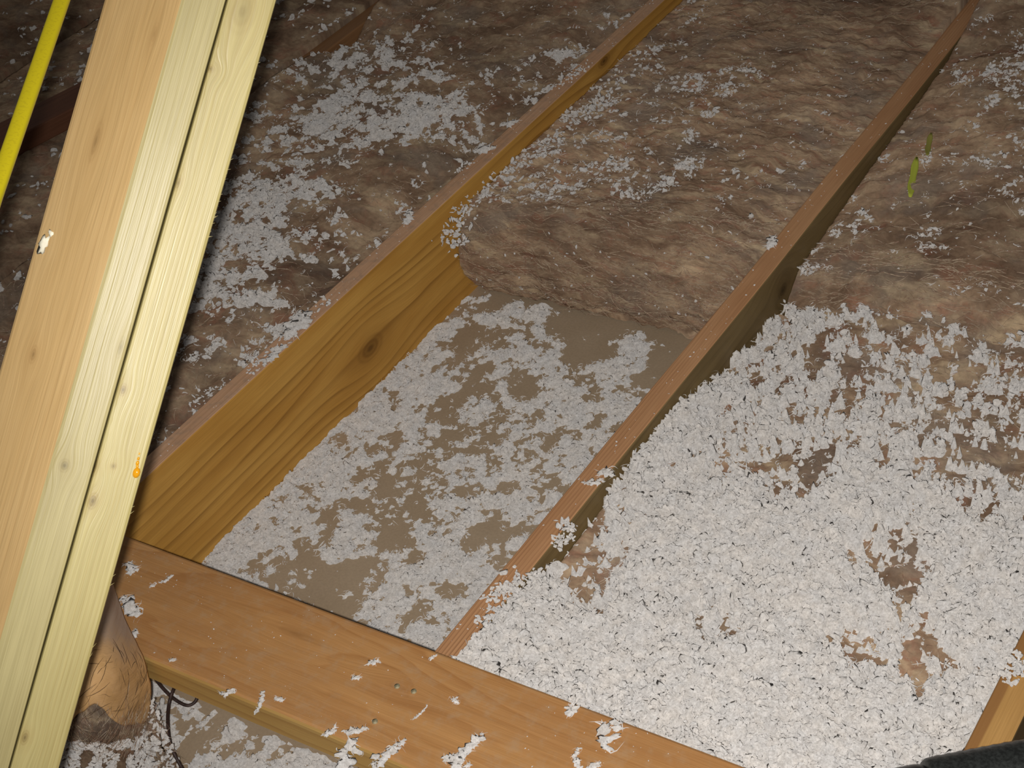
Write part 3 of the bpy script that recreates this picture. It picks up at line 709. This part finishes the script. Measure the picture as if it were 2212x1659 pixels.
TB = [ # px, py, length px, width px, dx, dy, label
 (288, 1225, 34, 30, 1, .5, 'round white tuft on the flat board, close to the pale timber'),
 (360, 1252, 34, 10, 1, -.6, 'small slanting white wisp on the left end of the flat board'),
 (331, 1265, 15, 11, 1, -.4, 'pea-sized white fleck next to a slanting wisp on the board\'s left end'),
 (272, 1315, 70, 46, .5, 1, 'largest white patch on the board, against the brown kraft paper'),
 (293, 1370, 26, 16, .4, -1, 'white crumb at the lower edge of the patch against the kraft paper'),
 (372, 1427, 13, 11, 1, 0, 'tiny lone white fleck near the board\'s rounded edge by the kraft paper'),
 (491, 1496, 30, 15, 1, -.2, 'flat white fleck nearest to the wire loop on the board'),
 (562, 1518, 60, 11, .35, -1, 'long thin upright wisp on the board left of two small flecks'),
 (604, 1510, 22, 12, 1, .1, 'small oval fleck right of the long thin wisp on the board'),
 (712, 1580, 32, 15, 1, -.6, 'small white tuft at the board\'s near edge, left of a star-shaped one'),
 (768, 1578, 46, 15, 1, -.1, 'star-shaped white tuft near the middle of the board\'s near edge'),
 (752, 1628, 62, 36, .5, -1, 'bulky ragged tuft hanging over the board\'s near edge'),
 (838, 1630, 80, 28, 1, -.9, 'wide arched tuft with pointed legs on the board'),
 (1015, 1612, 72, 26, 1, -.75, 'bent ribbon-like white tuft on the board'),
 (984, 1650, 50, 34, 1, .4, 'lumpy white tuft just below the bent ribbon-like one'),
 (810, 1432, 21, 17, 1, 0, 'round white fleck on the board, nearest the bare gap'),
 (770, 1464, 17, 12, 1, .2, 'small fleck on the board left of the upper nail head'),
 (935, 1420, 18, 8, 1, -.6, 'little slanting fleck on the board by the striped joist\'s end'),
 (984, 1513, 13, 15, 0, 1, 'little round fleck alone in the middle of the board'),
 (908, 1540, 46, 5, 1, -.95, 'straight white splinter-like strand on the board'),
 (1318, 1590, 62, 42, .4, -1, 'curled white flake with a hole, on the right part of the board'),
 (1246, 1640, 50, 14, .1, 1, 'upright narrow tuft below and left of the curled flake'),
 (1284, 1655, 26, 16, 1, -.4, 'small tuft between the narrow tuft and the curled flake'),
 (1236, 1535, 26, 22, .6, -1, 'frayed tuft at the board\'s far edge touching the white bed'),
]
PXM = 53 / IN                     # pixels per metre near the board
for i, (px, py, L_, W_, dx, dy, lab) in enumerate(TB):
    tuft_obj(lab, px, py, MTOP + .0003, L_ / PXM * 1.15, W_ / PXM * 1.25, img_ang(px, py, dx, dy, MTOP), 700 + i, .35, 1, .35 if L_ > 2 * W_ else .2)
TJ = [
 (648, 705, 70, 34, 1, -1, 'largest white tuft draped on the golden joist\'s top edge'),
 (592, 768, 60, 24, 1, -.9, 'white tuft on the golden joist, next nearer than the largest one'),
 (882, 470, 48, 22, .3, -1, 'upright white tuft on the golden joist beside the wool front'),
 (1045, 325, 34, 22, 1, -.2, 'white tuft on the golden joist halfway to the far knot'),
 (1100, 268, 30, 20, 1, -.3, 'white tuft on the golden joist closest before the far knot'),
 (1310, 1023, 26, 22, 1, .3, 'round white tuft on the striped joist, topmost of two'),
 (1282, 1042, 38, 14, 1, -.2, 'flat white smear on the striped joist just below a round tuft'),
 (1668, 525, 36, 24, .3, -1, 'white tuft straddling the far part of the striped joist'),
]
for i, (px, py, L_, W_, dx, dy, lab) in enumerate(TJ):
    k = 1 / (F / np.dot(at_z(px, py, JT) - CAM, R[2]))
    tuft_obj(lab, px, py, JT + .0006, L_ * k * 1.1, W_ * k * 1.3, img_ang(px, py, dx, dy, JT), 800 + i, .4, 1, .2)
tuft_obj('thin upright white shred stuck on the golden joist\'s face', 955, 518, 0, .021, .005, math.pi / 2 - .2, 850, .4, 1, .1, 'x', X1b + .0005)
# fine dust of fibre on the lumber
rd = np.random.default_rng(91); sp = Soup()
n = 420; x = rd.uniform(-.45, .55, n); y = rd.uniform(-MW + .004, -.004, n)
q = fbm(x * 9, y * 9, 71, 3); kq = rd.random(n) < np.clip(.35 + q, .05, 1); x, y = x[kq], y[kq]
sp.add(*tufts(np.stack([x, y, np.full(len(x), MTOP + .0002)], 1), rd.uniform(.0004, .0013, len(x)) , rd, .3))
for (xa, xb, nn) in ((X1a, X1b, 150), (X2a, X2b, 130)):
    x = rd.uniform(xa + .003, xb - .003, nn); y = rd.uniform(.05, 2.1, nn)
    sp.add(*tufts(np.stack([x, y, np.full(nn, JT + .0002)], 1), rd.uniform(.0005, .0022, nn), rd, .3))
for (px, py) in [(560,790),(540,775),(620,730),(700,660),(430,865),(1250,150),(1235,165),(1215,180),(1000,365)]:
    c = at_z(px, py, JT); n = 22
    sp.add(*tufts(np.stack([c[0] + rd.normal(0, .008, n), c[1] + rd.normal(0, .014, n), JT + rd.uniform(0, .003, n)], 1), rd.uniform(.0018, .005, n), rd, .5))
sp.build('fiber_dust', 'fine white specks of fibre sprinkled on the board and joist tops')

# ------------------------------------------------------------------ doubled pale timber, sloping up across the view
TD = 50 * IN
d_ax = at_depth(486, 0, TD) - at_depth(17, 1659, TD); d_ax /= np.linalg.norm(d_ax)
T0 = at_depth(251.5, 829.5, TD)
n_ax = -R[2]; e_ax = R[0] - (R[0] @ d_ax) * d_ax; e_ax /= np.linalg.norm(e_ax); n_ax = np.cross(e_ax, d_ax); 
if n_ax @ (-R[2]) < 0: n_ax = -n_ax
t_lo = -(T0[2] - .01) / d_ax[2]; t_hi = (2.15 - T0[2]) / d_ax[2]
def tpos(px, py):
    P = at_depth(px, py, TD) - T0; return P @ d_ax, P @ e_ax
root = empty('doubled_timber', (T0 + d_ax * t_lo).tolist())
Rm = Matrix((e_ax.tolist(), d_ax.tolist(), n_ax.tolist())).transposed()      # local x = e, y = d (long), z = n
root.rotation_euler = Rm.to_euler()
tag(root, 'pale yellow doubled timber sloping up along the left, in front of everything', 'timber')
def tk(px, py, rl, ra, dk):
    t_, e_ = tpos(px, py); return (t_ - t_lo, e_, rl, ra, dk)
kp = [tk(197, 300, .020, .0045, .45), tk(60, 765, .009, .004, .5), tk(82, 525, .006, .003, .3), tk(330, 70, .012, .003, .25)]
ks = [tk(138, 1006, .0065, .0052, .85), tk(258, 750, .011, .0035, .5)]
k2 = [tk(263, 842, .0062, .0036, .8), tk(200, 1008, .010, .0048, .75), tk(240, 1008, .0035, .0030, .6), tk(197, 1083, .0082, .0046, .85), tk(452, 146, .004, .004, .6), tk(382, 394, .008, .003, .6), tk(50, 1596, .007, .0035, .8), tk(520, 20, .022, .012, .35)]
wp = wood('peach_heartwood', (.475, .31, .130), (.53, .36, .165), (.36, .20, .07), 1, 0, 150, .7, 1.1, kp, rough=.5, spec=.3, ring_amt=.35)
ws = wood('pale_sapwood_wane', (.36, .30, .135), (.405, .345, .16), (.30, .23, .085), 1, 0, 150, .6, 4.4, ks, rough=.38, spec=.32, ring_amt=.3)
w2 = wood('pale_yellow_spruce', (.375, .31, .122), (.42, .355, .145), (.29, .195, .055), 1, 0, 260, .6, 7.7, k2, rough=.42, spec=.45, ring_amt=.4)
def ply(poly, mats, mi, seed, wobble):
    ny = 140; L_ = t_hi - t_lo; n = len(poly); V = []
    # round every corner of the section
    P = []; tagm = []
    rr = .0028
    for i in range(n):
        a, b, c = np.array(poly[i - 1], float), np.array(poly[i], float), np.array(poly[(i + 1) % n], float)
        u = (a - b) / np.linalg.norm(a - b); v = (c - b) / np.linalg.norm(c - b)
        for q in (0, .5, 1):
            p0 = b + u * rr; p1 = b + v * rr; P.append((1 - q) ** 2 * p0 + 2 * q * (1 - q) * b + q * q * p1)
            tagm.append(mi[i - 1] if q < .5 else mi[i])
    m = len(P)
    for k in range(ny):
        y = L_ * k / (ny - 1); a = wobble * fbm(y * 3, seed, seed, 3); b = wobble * .5 * fbm(y * 5, seed + 4, seed + 2, 3)
        for p_ in P: V.append((p_[0] + a * .3, y, p_[1] + b))
    Fc = []; fm = []
    for k in range(ny - 1):
        for i in range(m):
            j = (i + 1) % m; Fc.append((k * m + i, k * m + j, (k + 1) * m + j, (k + 1) * m + i)); fm.append(tagm[i])
    Fc.append(tuple(reversed(range(m)))); fm.append(0); Fc.append(tuple(range((ny - 1) * m, ny * m))); fm.append(0)
    me = pydata('ply', V, Fc, False); o = link('ply', me, mats, root); me.polygons.foreach_set('material_index', np.array(fm, np.int32))
    bm = bmesh.new(); bm.from_mesh(me); bmesh.ops.recalc_face_normals(bm, faces=bm.faces); bm.to_mesh(me); bm.free()
    return o
p1 = [(-3.86, -.94), (-1.29, 0), (-.01, -.17), (-.42, -1.5), (-3.4, -2.25)]
p2 = [(.045, -.13), (1.40, -.60), (.33, -3.93), (-1.02, -3.48)]
sc_ = lambda P: [(a * IN, b * IN) for a, b in P]
o = ply(sc_(p1), [wp, ws], [0, 1, 1, 0, 0], 3, .0016); o['label'] = 'wider ply with peach heartwood and a glossy pale edge'
o = ply(sc_(p2), [w2], [0, 0, 0, 0], 9, .0012); o['label'] = 'narrow pale ply with small brown knots'
t = NT('amber_resin')
MAT_RESIN = t.principled((.85, .38, .01), .08, .8, Transmission_Weight=.35, Coat_Weight=1.0)
Vs = []; Fs = []; nb = 0
for (px, py, r) in [(297, 968, .0008), (295, 982, .0011), (293, 993, .0014), (291, 1003, .0017), (290.5, 1010, .0015), (288.5, 1024, .0033)]:
    t_, e_ = tpos(px, py); zz = (-.13 - .347 * (e_ / IN - .045)) * IN
    V = I2[0] * r * np.array([1, 1.4, .7]) + np.array([e_ - .0012, t_ - t_lo, zz]); Vs.append(V); Fs.append(I2[1] + nb); nb += len(V)
o = link('resin_drip', mesh_np('resin_drip', np.concatenate(Vs), np.concatenate(Fs)), MAT_RESIN, root); o['label'] = 'amber drip of resin on the narrow ply'
# torn splinter with a white chip on the wide ply
t_, e_ = tpos(78, 525); zz = (-.94 + (e_ / IN + 3.86) * .3658) * IN
V = np.concatenate([VAR2[3] * np.array([.0045, .010, .003]), VAR2[5] * .0035 + np.array([.004, .010, 0])]) + np.array([e_, t_ - t_lo, zz + .001])
o = link('torn_splinter', mesh_np('torn_splinter', V, np.concatenate([I2[1], I2[1] + len(VAR2[0])])), plain('pale_splinter', (.75, .70, .55), .7), root)
o['label'] = 'small pale torn splinter'
# hair-fine splinters along the right edge
rh = np.random.default_rng(12); VV = []; FF = []; nb = 0
for k in range(34):
    py = rh.uniform(330, 520) if k < 22 else rh.uniform(0, 1600); px = 585 - .2795 * py
    t_, e_ = tpos(px, py); zz = (-.13 - .347 * (e_ / IN - .045)) * IN - .0008
    L_ = rh.uniform(.0015, .0045); a = rh.uniform(.2, 1.2)
    pts = [np.array([e_ - .0012, t_ - t_lo, zz]) + np.array([math.sin(a) * q, math.cos(a) * q, .0]) * L_ for q in (0, .5, 1)]
    V, Fq = tube_np(pts, [.00028, .0002, .00006], 4, False); VV.append(V); FF += [tuple(i + nb for i in f) for f in Fq]; nb += len(V)
o = link('edge_splinters', pydata('edge_splinters', np.concatenate(VV), FF), w2, root); o['kind'] = 'stuff'

# ------------------------------------------------------------------ yellow cable hanging behind the timber
t = NT('yellow_cable_jacket'); uvn = t.n('ShaderNodeTexCoord').outputs['UV']; sx = t.n('ShaderNodeSeparateXYZ'); t.l(uvn, sx.inputs[0])
cell = t.noise(t.comb(t.math('MULTIPLY', sx.outputs[0], 620), t.math('MULTIPLY', sx.outputs[1], 14), 0), 1, 2, .6)
band = t.math('MULTIPLY', t.remap(sx.outputs[1], .16, .2), t.remap(sx.outputs[1], .34, .38, 1.0, 0.0))
mark = t.math('MULTIPLY', t.math('MULTIPLY', band, t.remap(cell, .52, .6)), .22)
c = t.mix(mark, (.47, .385, .008), (.26, .20, .01))
MAT_CABLE = t.principled(c, .38, .4)
CD = 47 * IN
ca = at_depth(137, -10, 49 * IN); cb = at_depth(-8, 410, 45 * IN)
dirc = (cb - ca)
path = [ca - dirc * 2.4 + np.array([0, .0, .25]), ca - dirc * 1.2 + np.array([0, 0, .04]), ca - dirc * .4, ca, ca + dirc * .33, ca + dirc * .66, cb, cb + dirc * .6, cb + dirc * 1.4 + np.array([-.08, 0, -.05]), cb + dirc * 2.2 + np.array([-.25, .02, -.25]), np.array([-1.52, .0, .03]), np.array([-1.75, .0, .006])]
path = smooth_path(path, 14)
def flat_cable(path, a, b, nrm, n=20):
    path = np.asarray(path); N = len(path); T = np.gradient(path, axis=0); T /= np.linalg.norm(T, axis=1)[:, None]
    V = []; UV = []; L_ = np.concatenate([[0], np.cumsum(np.linalg.norm(np.diff(path, axis=0), axis=1))])
    for i in range(N):
        s = np.cross(T[i], nrm); s /= np.linalg.norm(s); u = np.cross(s, T[i])
        for j in range(n + 1):
            al = j / n * 2 * math.pi; cx, cz = math.cos(al), math.sin(al)
            cx = math.copysign(abs(cx) ** .75, cx); cz = math.copysign(abs(cz) ** .75, cz)
            V.append(path[i] + s * cx * a + u * cz * b); UV.append((L_[i], j / n))
    return np.array(V), grid_faces(n + 1, N), np.array(UV)
V, Fq, UV = flat_cable(path, .0061, .0040, -R[2])
co_ = empty('electrical_cable', path[-1].tolist())
link('cable_jacket', mesh_np('cable_jacket', V - path[-1], Fq, True, UV), MAT_CABLE, co_)
tag(co_, 'bright yellow electrical cable with faint printing, slanting in the corner beside the pale timber', 'cable')

# ------------------------------------------------------------------ brown paper-faced batt poking over the board's end
CG = [[(120,1235,.30),(175,1245,.30),(215,1255,.29),(236,1266,.270)],
      [(90,1330,.32),(160,1335,.33),(220,1340,.31),(264,1345,.262)],
      [(70,1420,.31),(150,1420,.33),(230,1425,.31),(302,1424,.245)],
      [(60,1500,.28),(150,1500,.30),(235,1500,.28),(319,1488,.205)],
      [(55,1570,.22),(150,1575,.24),(235,1575,.22),(312,1560,.150)],
      [(50,1640,.15),(150,1640,.16),(235,1640,.14),(322,1630,.075)],
      [(45,1740,.05),(150,1740,.06),(235,1740,.05),(335,1720,.012)]]
G = np.array([[at_z(*c) for c in row] for row in CG])
def interp(G, mu, mv):
    A = np.array([smooth_path(r, mu) for r in G]); return np.stack([smooth_path(A[:, j], mv) for j in range(A.shape[1])], 1)
S3 = interp(G, 26, 18); nv, nu = S3.shape[:2]
du = np.gradient(S3, axis=1); dv = np.gradient(S3, axis=0); NN = np.cross(dv, du); NN /= np.linalg.norm(NN, axis=-1, keepdims=True)
if NN[..., 2].mean() < 0: NN = -NN
vv, uu = np.meshgrid(np.linspace(0, 1, nv), np.linspace(0, 1, nu), indexing='ij')
paper_end = .60 + .05 * fbm(uu * 7, vv * 0, 5, 3) + .05 * np.sin(uu * 9)
wr = .0022 * fbm(uu * 3 + vv * 3, vv * 7 + uu * 2, 15, 3) + .0010 * fbm(uu * 5 + vv * 5, vv * 26 + uu * 14, 16, 3) * np.clip((vv - .2) * 4, 0, 1)
pb = empty('paper_faced_batt', G[5][2].tolist()); pb.location.z = 0
off = np.array(pb.location)
t = NT('dusty_kraft_paper'); uvn = t.n('ShaderNodeTexCoord').outputs['UV']; sx = t.n('ShaderNodeSeparateXYZ'); t.l(uvn, sx.inputs[0])
n1 = t.noise(t.comb(t.math('MULTIPLY', sx.outputs[0], 7), t.math('MULTIPLY', sx.outputs[1], 9), 0), 1, 4, .6)
n2 = t.noise(t.comb(t.math('MULTIPLY', t.math('ADD', sx.outputs[0], sx.outputs[1]), 5), t.math('MULTIPLY', t.math('ADD', sx.outputs[1], t.math('MULTIPLY', sx.outputs[0], .45)), 46), 3), 1, 4, .65)
c = t.ramp(n1, [(.3, (.56, .325, .13)), (.7, (.68, .42, .20))])
dust = t.math('MULTIPLY', t.remap(t.math('ADD', sx.outputs[1], t.math('MULTIPLY', n1, .25)), .28, .50, 1.0, 0.0), .88)
c = t.mix(t.math('MULTIPLY', t.remap(n2, .62, .70), .6), c, (.14, .08, .035))
c = t.mix(dust, c, (.52, .40, .32))
MAT_KRAFT = t.principled(c, .75, .15, t.bump(n2, .4, .003))
rowsP = np.where(vv[:, 0] < .64)[0]
def sub_sheet(mask_rows, disp, name, mat, uvs=True):
    P = S3[mask_rows] + NN[mask_rows] * disp[mask_rows][..., None]; m = len(mask_rows)
    uv = np.stack([uu[mask_rows].ravel(), vv[mask_rows].ravel()], 1)
    return link(name, mesh_np(name, P.reshape(-1, 3) - off, grid_faces(nu, m), True, uv), mat, pb)
# paper: end ragged by pulling its last rows along the torn line
torn = S3.copy(); SP = (S3 + NN * (.004 + wr)[..., None])
frac = vv[:, 0]; k_end = np.searchsorted(frac, .64)
PP = np.empty((k_end, nu, 3))
for j in range(nu):
    tgt = np.linspace(0, min(paper_end[:, j].mean(), .72), k_end)
    for a in range(3): PP[:, j, a] = np.interp(tgt, frac, SP[:, j, a])
uvp = np.stack([uu[:k_end].ravel(), (vv[:k_end] / .64 * .62).ravel()], 1)
o = link('kraft_facing', mesh_np('kraft_facing', PP.reshape(-1, 3) - off, grid_faces(nu, k_end), True, uvp), MAT_KRAFT, pb); o['label'] = 'wrinkled brown kraft paper facing'
so = o.modifiers.new('thick', 'SOLIDIFY'); so.thickness = .0012; so.offset = -1
# wool body below and behind the paper, closed down to the floor
lump = .006 * fbm(uu * 9, vv * 18, 44, 3) + .003 * fbm(uu * 30, vv * 60, 45, 3)
BP = S3 + NN * (np.where(vv < .6, -.008, .0) + lump * np.clip((vv - .5) * 6, .1, 1))[..., None]
BP[..., 2] = np.maximum(BP[..., 2], .002)
skirt = BP.copy(); Vb = BP.reshape(-1, 3)
ring = list(range(nu)) + [i * nu + nu - 1 for i in range(1, nv)] + [(nv - 1) * nu + j for j in range(nu - 2, -1, -1)] + [i * nu for i in range(nv - 2, 0, -1)]
low = Vb[ring].copy(); low[:, 2] = .001
# stay clear of the flat board: the skirt along its end leans outward
Fb = grid_faces(nu, nv); m = len(ring); o0 = len(Vb)
keepv = np.arange(nu * nv)
o = link('wool_body', mesh_np('wool_body', Vb - off, Fb, True, np.stack([uu.ravel() * .25, vv.ravel() * .5], 1)), MAT_BATT, pb)
r0 = int(nv * .42); q_ = np.linspace(0, 1, 12)                     # fuzzy flank from the right edge down to the ceiling board
E0 = BP[r0:, -1, :]; E1 = E0 + np.array([.002, -.002, 0]); E1[:, 2] = .001
FKs = E0[None] * (1 - q_)[:, None, None] + E1[None] * q_[:, None, None]
aa, bb = np.meshgrid(np.arange(nv - r0) / nv, q_); bul = .004 * np.sin(bb * math.pi) + .005 * fbm(aa * 24, bb * 5, 61, 3) * np.sin(np.clip(bb * 3, 0, 1) * math.pi / 2)
FKs = FKs + np.array([.85, -.45, .1]) * bul[..., None]; FKs[..., 2] = np.maximum(FKs[..., 2], .001)
o = link('wool_flank', mesh_np('wool_flank', FKs.reshape(-1, 3) - off, grid_faces(nv - r0, 12), True, np.stack([aa.ravel() * .5, bb.ravel() * .15], 1)), batt_mat('grey_wool', 1.5, .8, 14.0), pb)  # flank wool in a darker tone than the body
o['label'] = 'grey wool flank'
rf = np.random.default_rng(34); ia, ib = rf.integers(1, 11, 420), rf.integers(2, nv - r0 - 1, 420)
ribbon_fibres('flank_fibers', FKs[ia, ib] - off, np.tile(np.array([.85, -.45, .25]), (420, 1)), rf.uniform(.008, .03, 420), .0008, rf, MAT_FIBRE, pb, .3)
rk = np.random.default_rng(33)
ii = (nv * np.clip(rk.normal(.68, .07, 520), .5, .9)).astype(int); jj = rk.integers(int(nu * .25), nu - 1, 520)
ribbon_fibres('fiber_fringe', SP[ii, jj] - off, NN[ii, jj], rk.uniform(.012, .045, 520), .0005, rk, fibre_mat('pale_fringe', [(.5, .42, .33), (.38, .29, .2), (.25, .14, .09), (.6, .52, .42)]), pb, .35, along=dv[nv // 2, nu // 2] / np.linalg.norm(dv[nv // 2, nu // 2]))
ii = rk.integers(int(nv * .30), int(nv * .62), 90); jj = rk.integers(int(nu * .45), nu - 2, 90)
dd = dv[nv // 2, nu // 2] / np.linalg.norm(dv[nv // 2, nu // 2]) - .8 * du[nv // 2, nu // 2] / np.linalg.norm(du[nv // 2, nu // 2])
ribbon_fibres('dark_hairs', SP[ii, jj] - off, NN[ii, jj], rk.uniform(.008, .040, 90), .0006, rk, fibre_mat('dark_hair', [(.05, .03, .02), (.09, .055, .03)]), pb, .06, along=dd)
tag(pb, 'torn brown kraft-paper batt with a fuzzy fringe, between the pale timber and the flat board', 'insulation')
sp = Soup()
ii = rk.integers(int(nv * .72), nv - 1, 1500); jj = rk.integers(0, nu - 1, 1500)
ok = fbm(ii * .08, jj * .08, 5, 2) > -.25 - (ii / nv - .75) * 2
sp.add(*tufts(SP[ii[ok], jj[ok]] + NN[ii[ok], jj[ok]] * .002, rk.uniform(.002, .007, ok.sum()), rk, .5))
ia, ib = rk.integers(0, 12, 520), rk.integers(2, nv - r0 - 1, 520); sel = (fbm(ia * .35, ib * .16, 8, 2) > -.12)
sp.add(*tufts(FKs[ia[sel], ib[sel]] + np.array([.004, -.002, .001]) + rk.normal(0, .002, (sel.sum(), 3)), rk.uniform(.002, .0065, sel.sum()), rk, .5))
sp.build('loose_fill_insulation', 'pinkish white blown fibre heaped at the foot of the torn kraft paper')

# ------------------------------------------------------------------ dark wire looping out from under the board
W = [(318,1440,.09),(338,1470,.085),(358,1494,.08),(380,1513,.075),(404,1524,.07),(421,1516,.07),(424,1500,.075),(404,1480,.085),(384,1476,.10),(372,1495,.105),(364,1525,.095),(362,1560,.10),(366,1600,.095),(378,1632,.085),(398,1668,.065),(425,1715,.01)]
wp_ = smooth_path([at_z(*q) for q in W], 8)
V, Fq = tube_np(wp_, .0021, 10)
o = link('wire', pydata('wire', V - wp_[-1], Fq), plain('rusty_dark_wire', (.040, .022, .018), .55, .35, .4, 120, .4)); o.location = wp_[-1].tolist()
tag(o, 'dark brown wire curling in a loop out from under the flat board', 'wire')

# ------------------------------------------------------------------ black pipe across the corner
a = at_z(1800, 1752, JT + .074); b = at_z(2330, 1648, JT + .048); ax = (b - a); ln = np.linalg.norm(ax); ax /= ln
pr = empty('black_pipe', a.tolist())
MAT_BLACK = plain('black_scuffed_plastic', (.010, .010, .010), .38, .5, .5, 140, .15)
MAT_BLACK2 = plain('grey_black_rubber', (.020, .022, .021), .36, .5, .5, 260, .25)
def lathe(prof, n=48):
    s = np.cross(ax, [0, 0, 1.]); s /= np.linalg.norm(s); u = np.cross(s, ax); V = []
    for (q, r) in prof:
        for k in range(n): V.append(ax * q + r * (math.cos(k / n * 6.28318) * s + math.sin(k / n * 6.28318) * u))
    Fq = [(i * n + k, i * n + (k + 1) % n, (i + 1) * n + (k + 1) % n, (i + 1) * n + k) for i in range(len(prof) - 1) for k in range(n)]
    Fq += [tuple(reversed(range(n))), tuple(range((len(prof) - 1) * n, len(prof) * n))]
    return V, Fq
jn = (at_z(2010, 1710, JT + .064) - a) @ ax
V, Fq = lathe([(-.35, .0), (-.35, .026), (-.345, .029), (jn - .012, .029), (jn - .004, .0275), (jn + .004, .024), (jn + .004, .0)][1:-1])
link('pipe_end', pydata('pipe_end', V, Fq), MAT_BLACK, pr)
prof = [(jn - .002, .024), (jn, .0305), (jn + .003, .0325)]
q = jn + .01
while q < ln + .12:
    prof += [(q, .0328), (q + .004, .0333), (q + .008, .0328)]; q += .012
prof += [(q, .0325), (q + .002, .024)]
V, Fq = lathe(prof); o = link('pipe_sleeve', pydata('pipe_sleeve', V, Fq), MAT_BLACK2, pr); o['label'] = 'wider grey-black sleeve'
tag(pr, 'black round pipe with a wider sleeve, in front of the bright orange joist', 'pipe')

# ------------------------------------------------------------------ small scraps
t = NT('leaf_green'); MAT_LEAF = t.principled((.42, .46, .06), .6, .2)
def blade(label, px0, py0, px1, py1, z, w, col=None):
    a = at_z(px0, py0, z); b = at_z(px1, py1, z); b = b + np.array([0, 0, .012]); n = 10; V = []
    d = b - a; s = np.cross(d, R[2]); s /= np.linalg.norm(s); nn = np.cross(s, d); nn /= np.linalg.norm(nn)
    for i in range(n):
        q = i / (n - 1); ww = w * (math.sin(math.pi * min(.98, max(.06, q))) ** .6) * (1 + .25 * math.sin(q * 9)); c = a + d * q + nn * .003 * math.sin(q * 3.1)
        for k, l in ((-1, .0), (-.4, .0012), (.4, .0016), (1, .0002)): V.append(c + s * ww * k * .5 + nn * l)
    o = link('leaf_scrap', mesh_np('leaf_scrap', np.array(V) - a, grid_faces(4, n)), MAT_LEAF if col is None else col); o.location = a.tolist()
    m = o.modifiers.new('thick', 'SOLIDIFY'); m.thickness = .0008
    return tag(o, label, 'leaf')
blade('bright yellow-green leaf scrap standing in the wool right of the striped joist', 1966, 425, 1981, 352, .19, .014)
t = NT('leaf_olive'); blade('dull olive leaf scrap just above the bright green one', 2003, 335, 2012, 300, .197, .011, t.principled((.24, .22, .05), .7, .2))
# brown wood offcut lying beyond the buried joist, glimpsed between cable and timber
c0 = at_z(95, 262, .235); me = box_mesh('wood_offcut', -.26, .26, -.045, .045, -.019, .019)
o = link('wood_offcut', me, wood('reddish_brown_scrap', (.16, .065, .035), (.20, .085, .045), (.08, .03, .015), 0, 1, 60, 1, 2.0)); bevel_obj(o, .003)
o.location = c0.tolist(); o.rotation_euler = (0, math.radians(2), img_ang(95, 262, 1, -.56, .235))
tag(o, 'reddish brown wood offcut in the dim wool between the cable and the pale timber', 'wood')
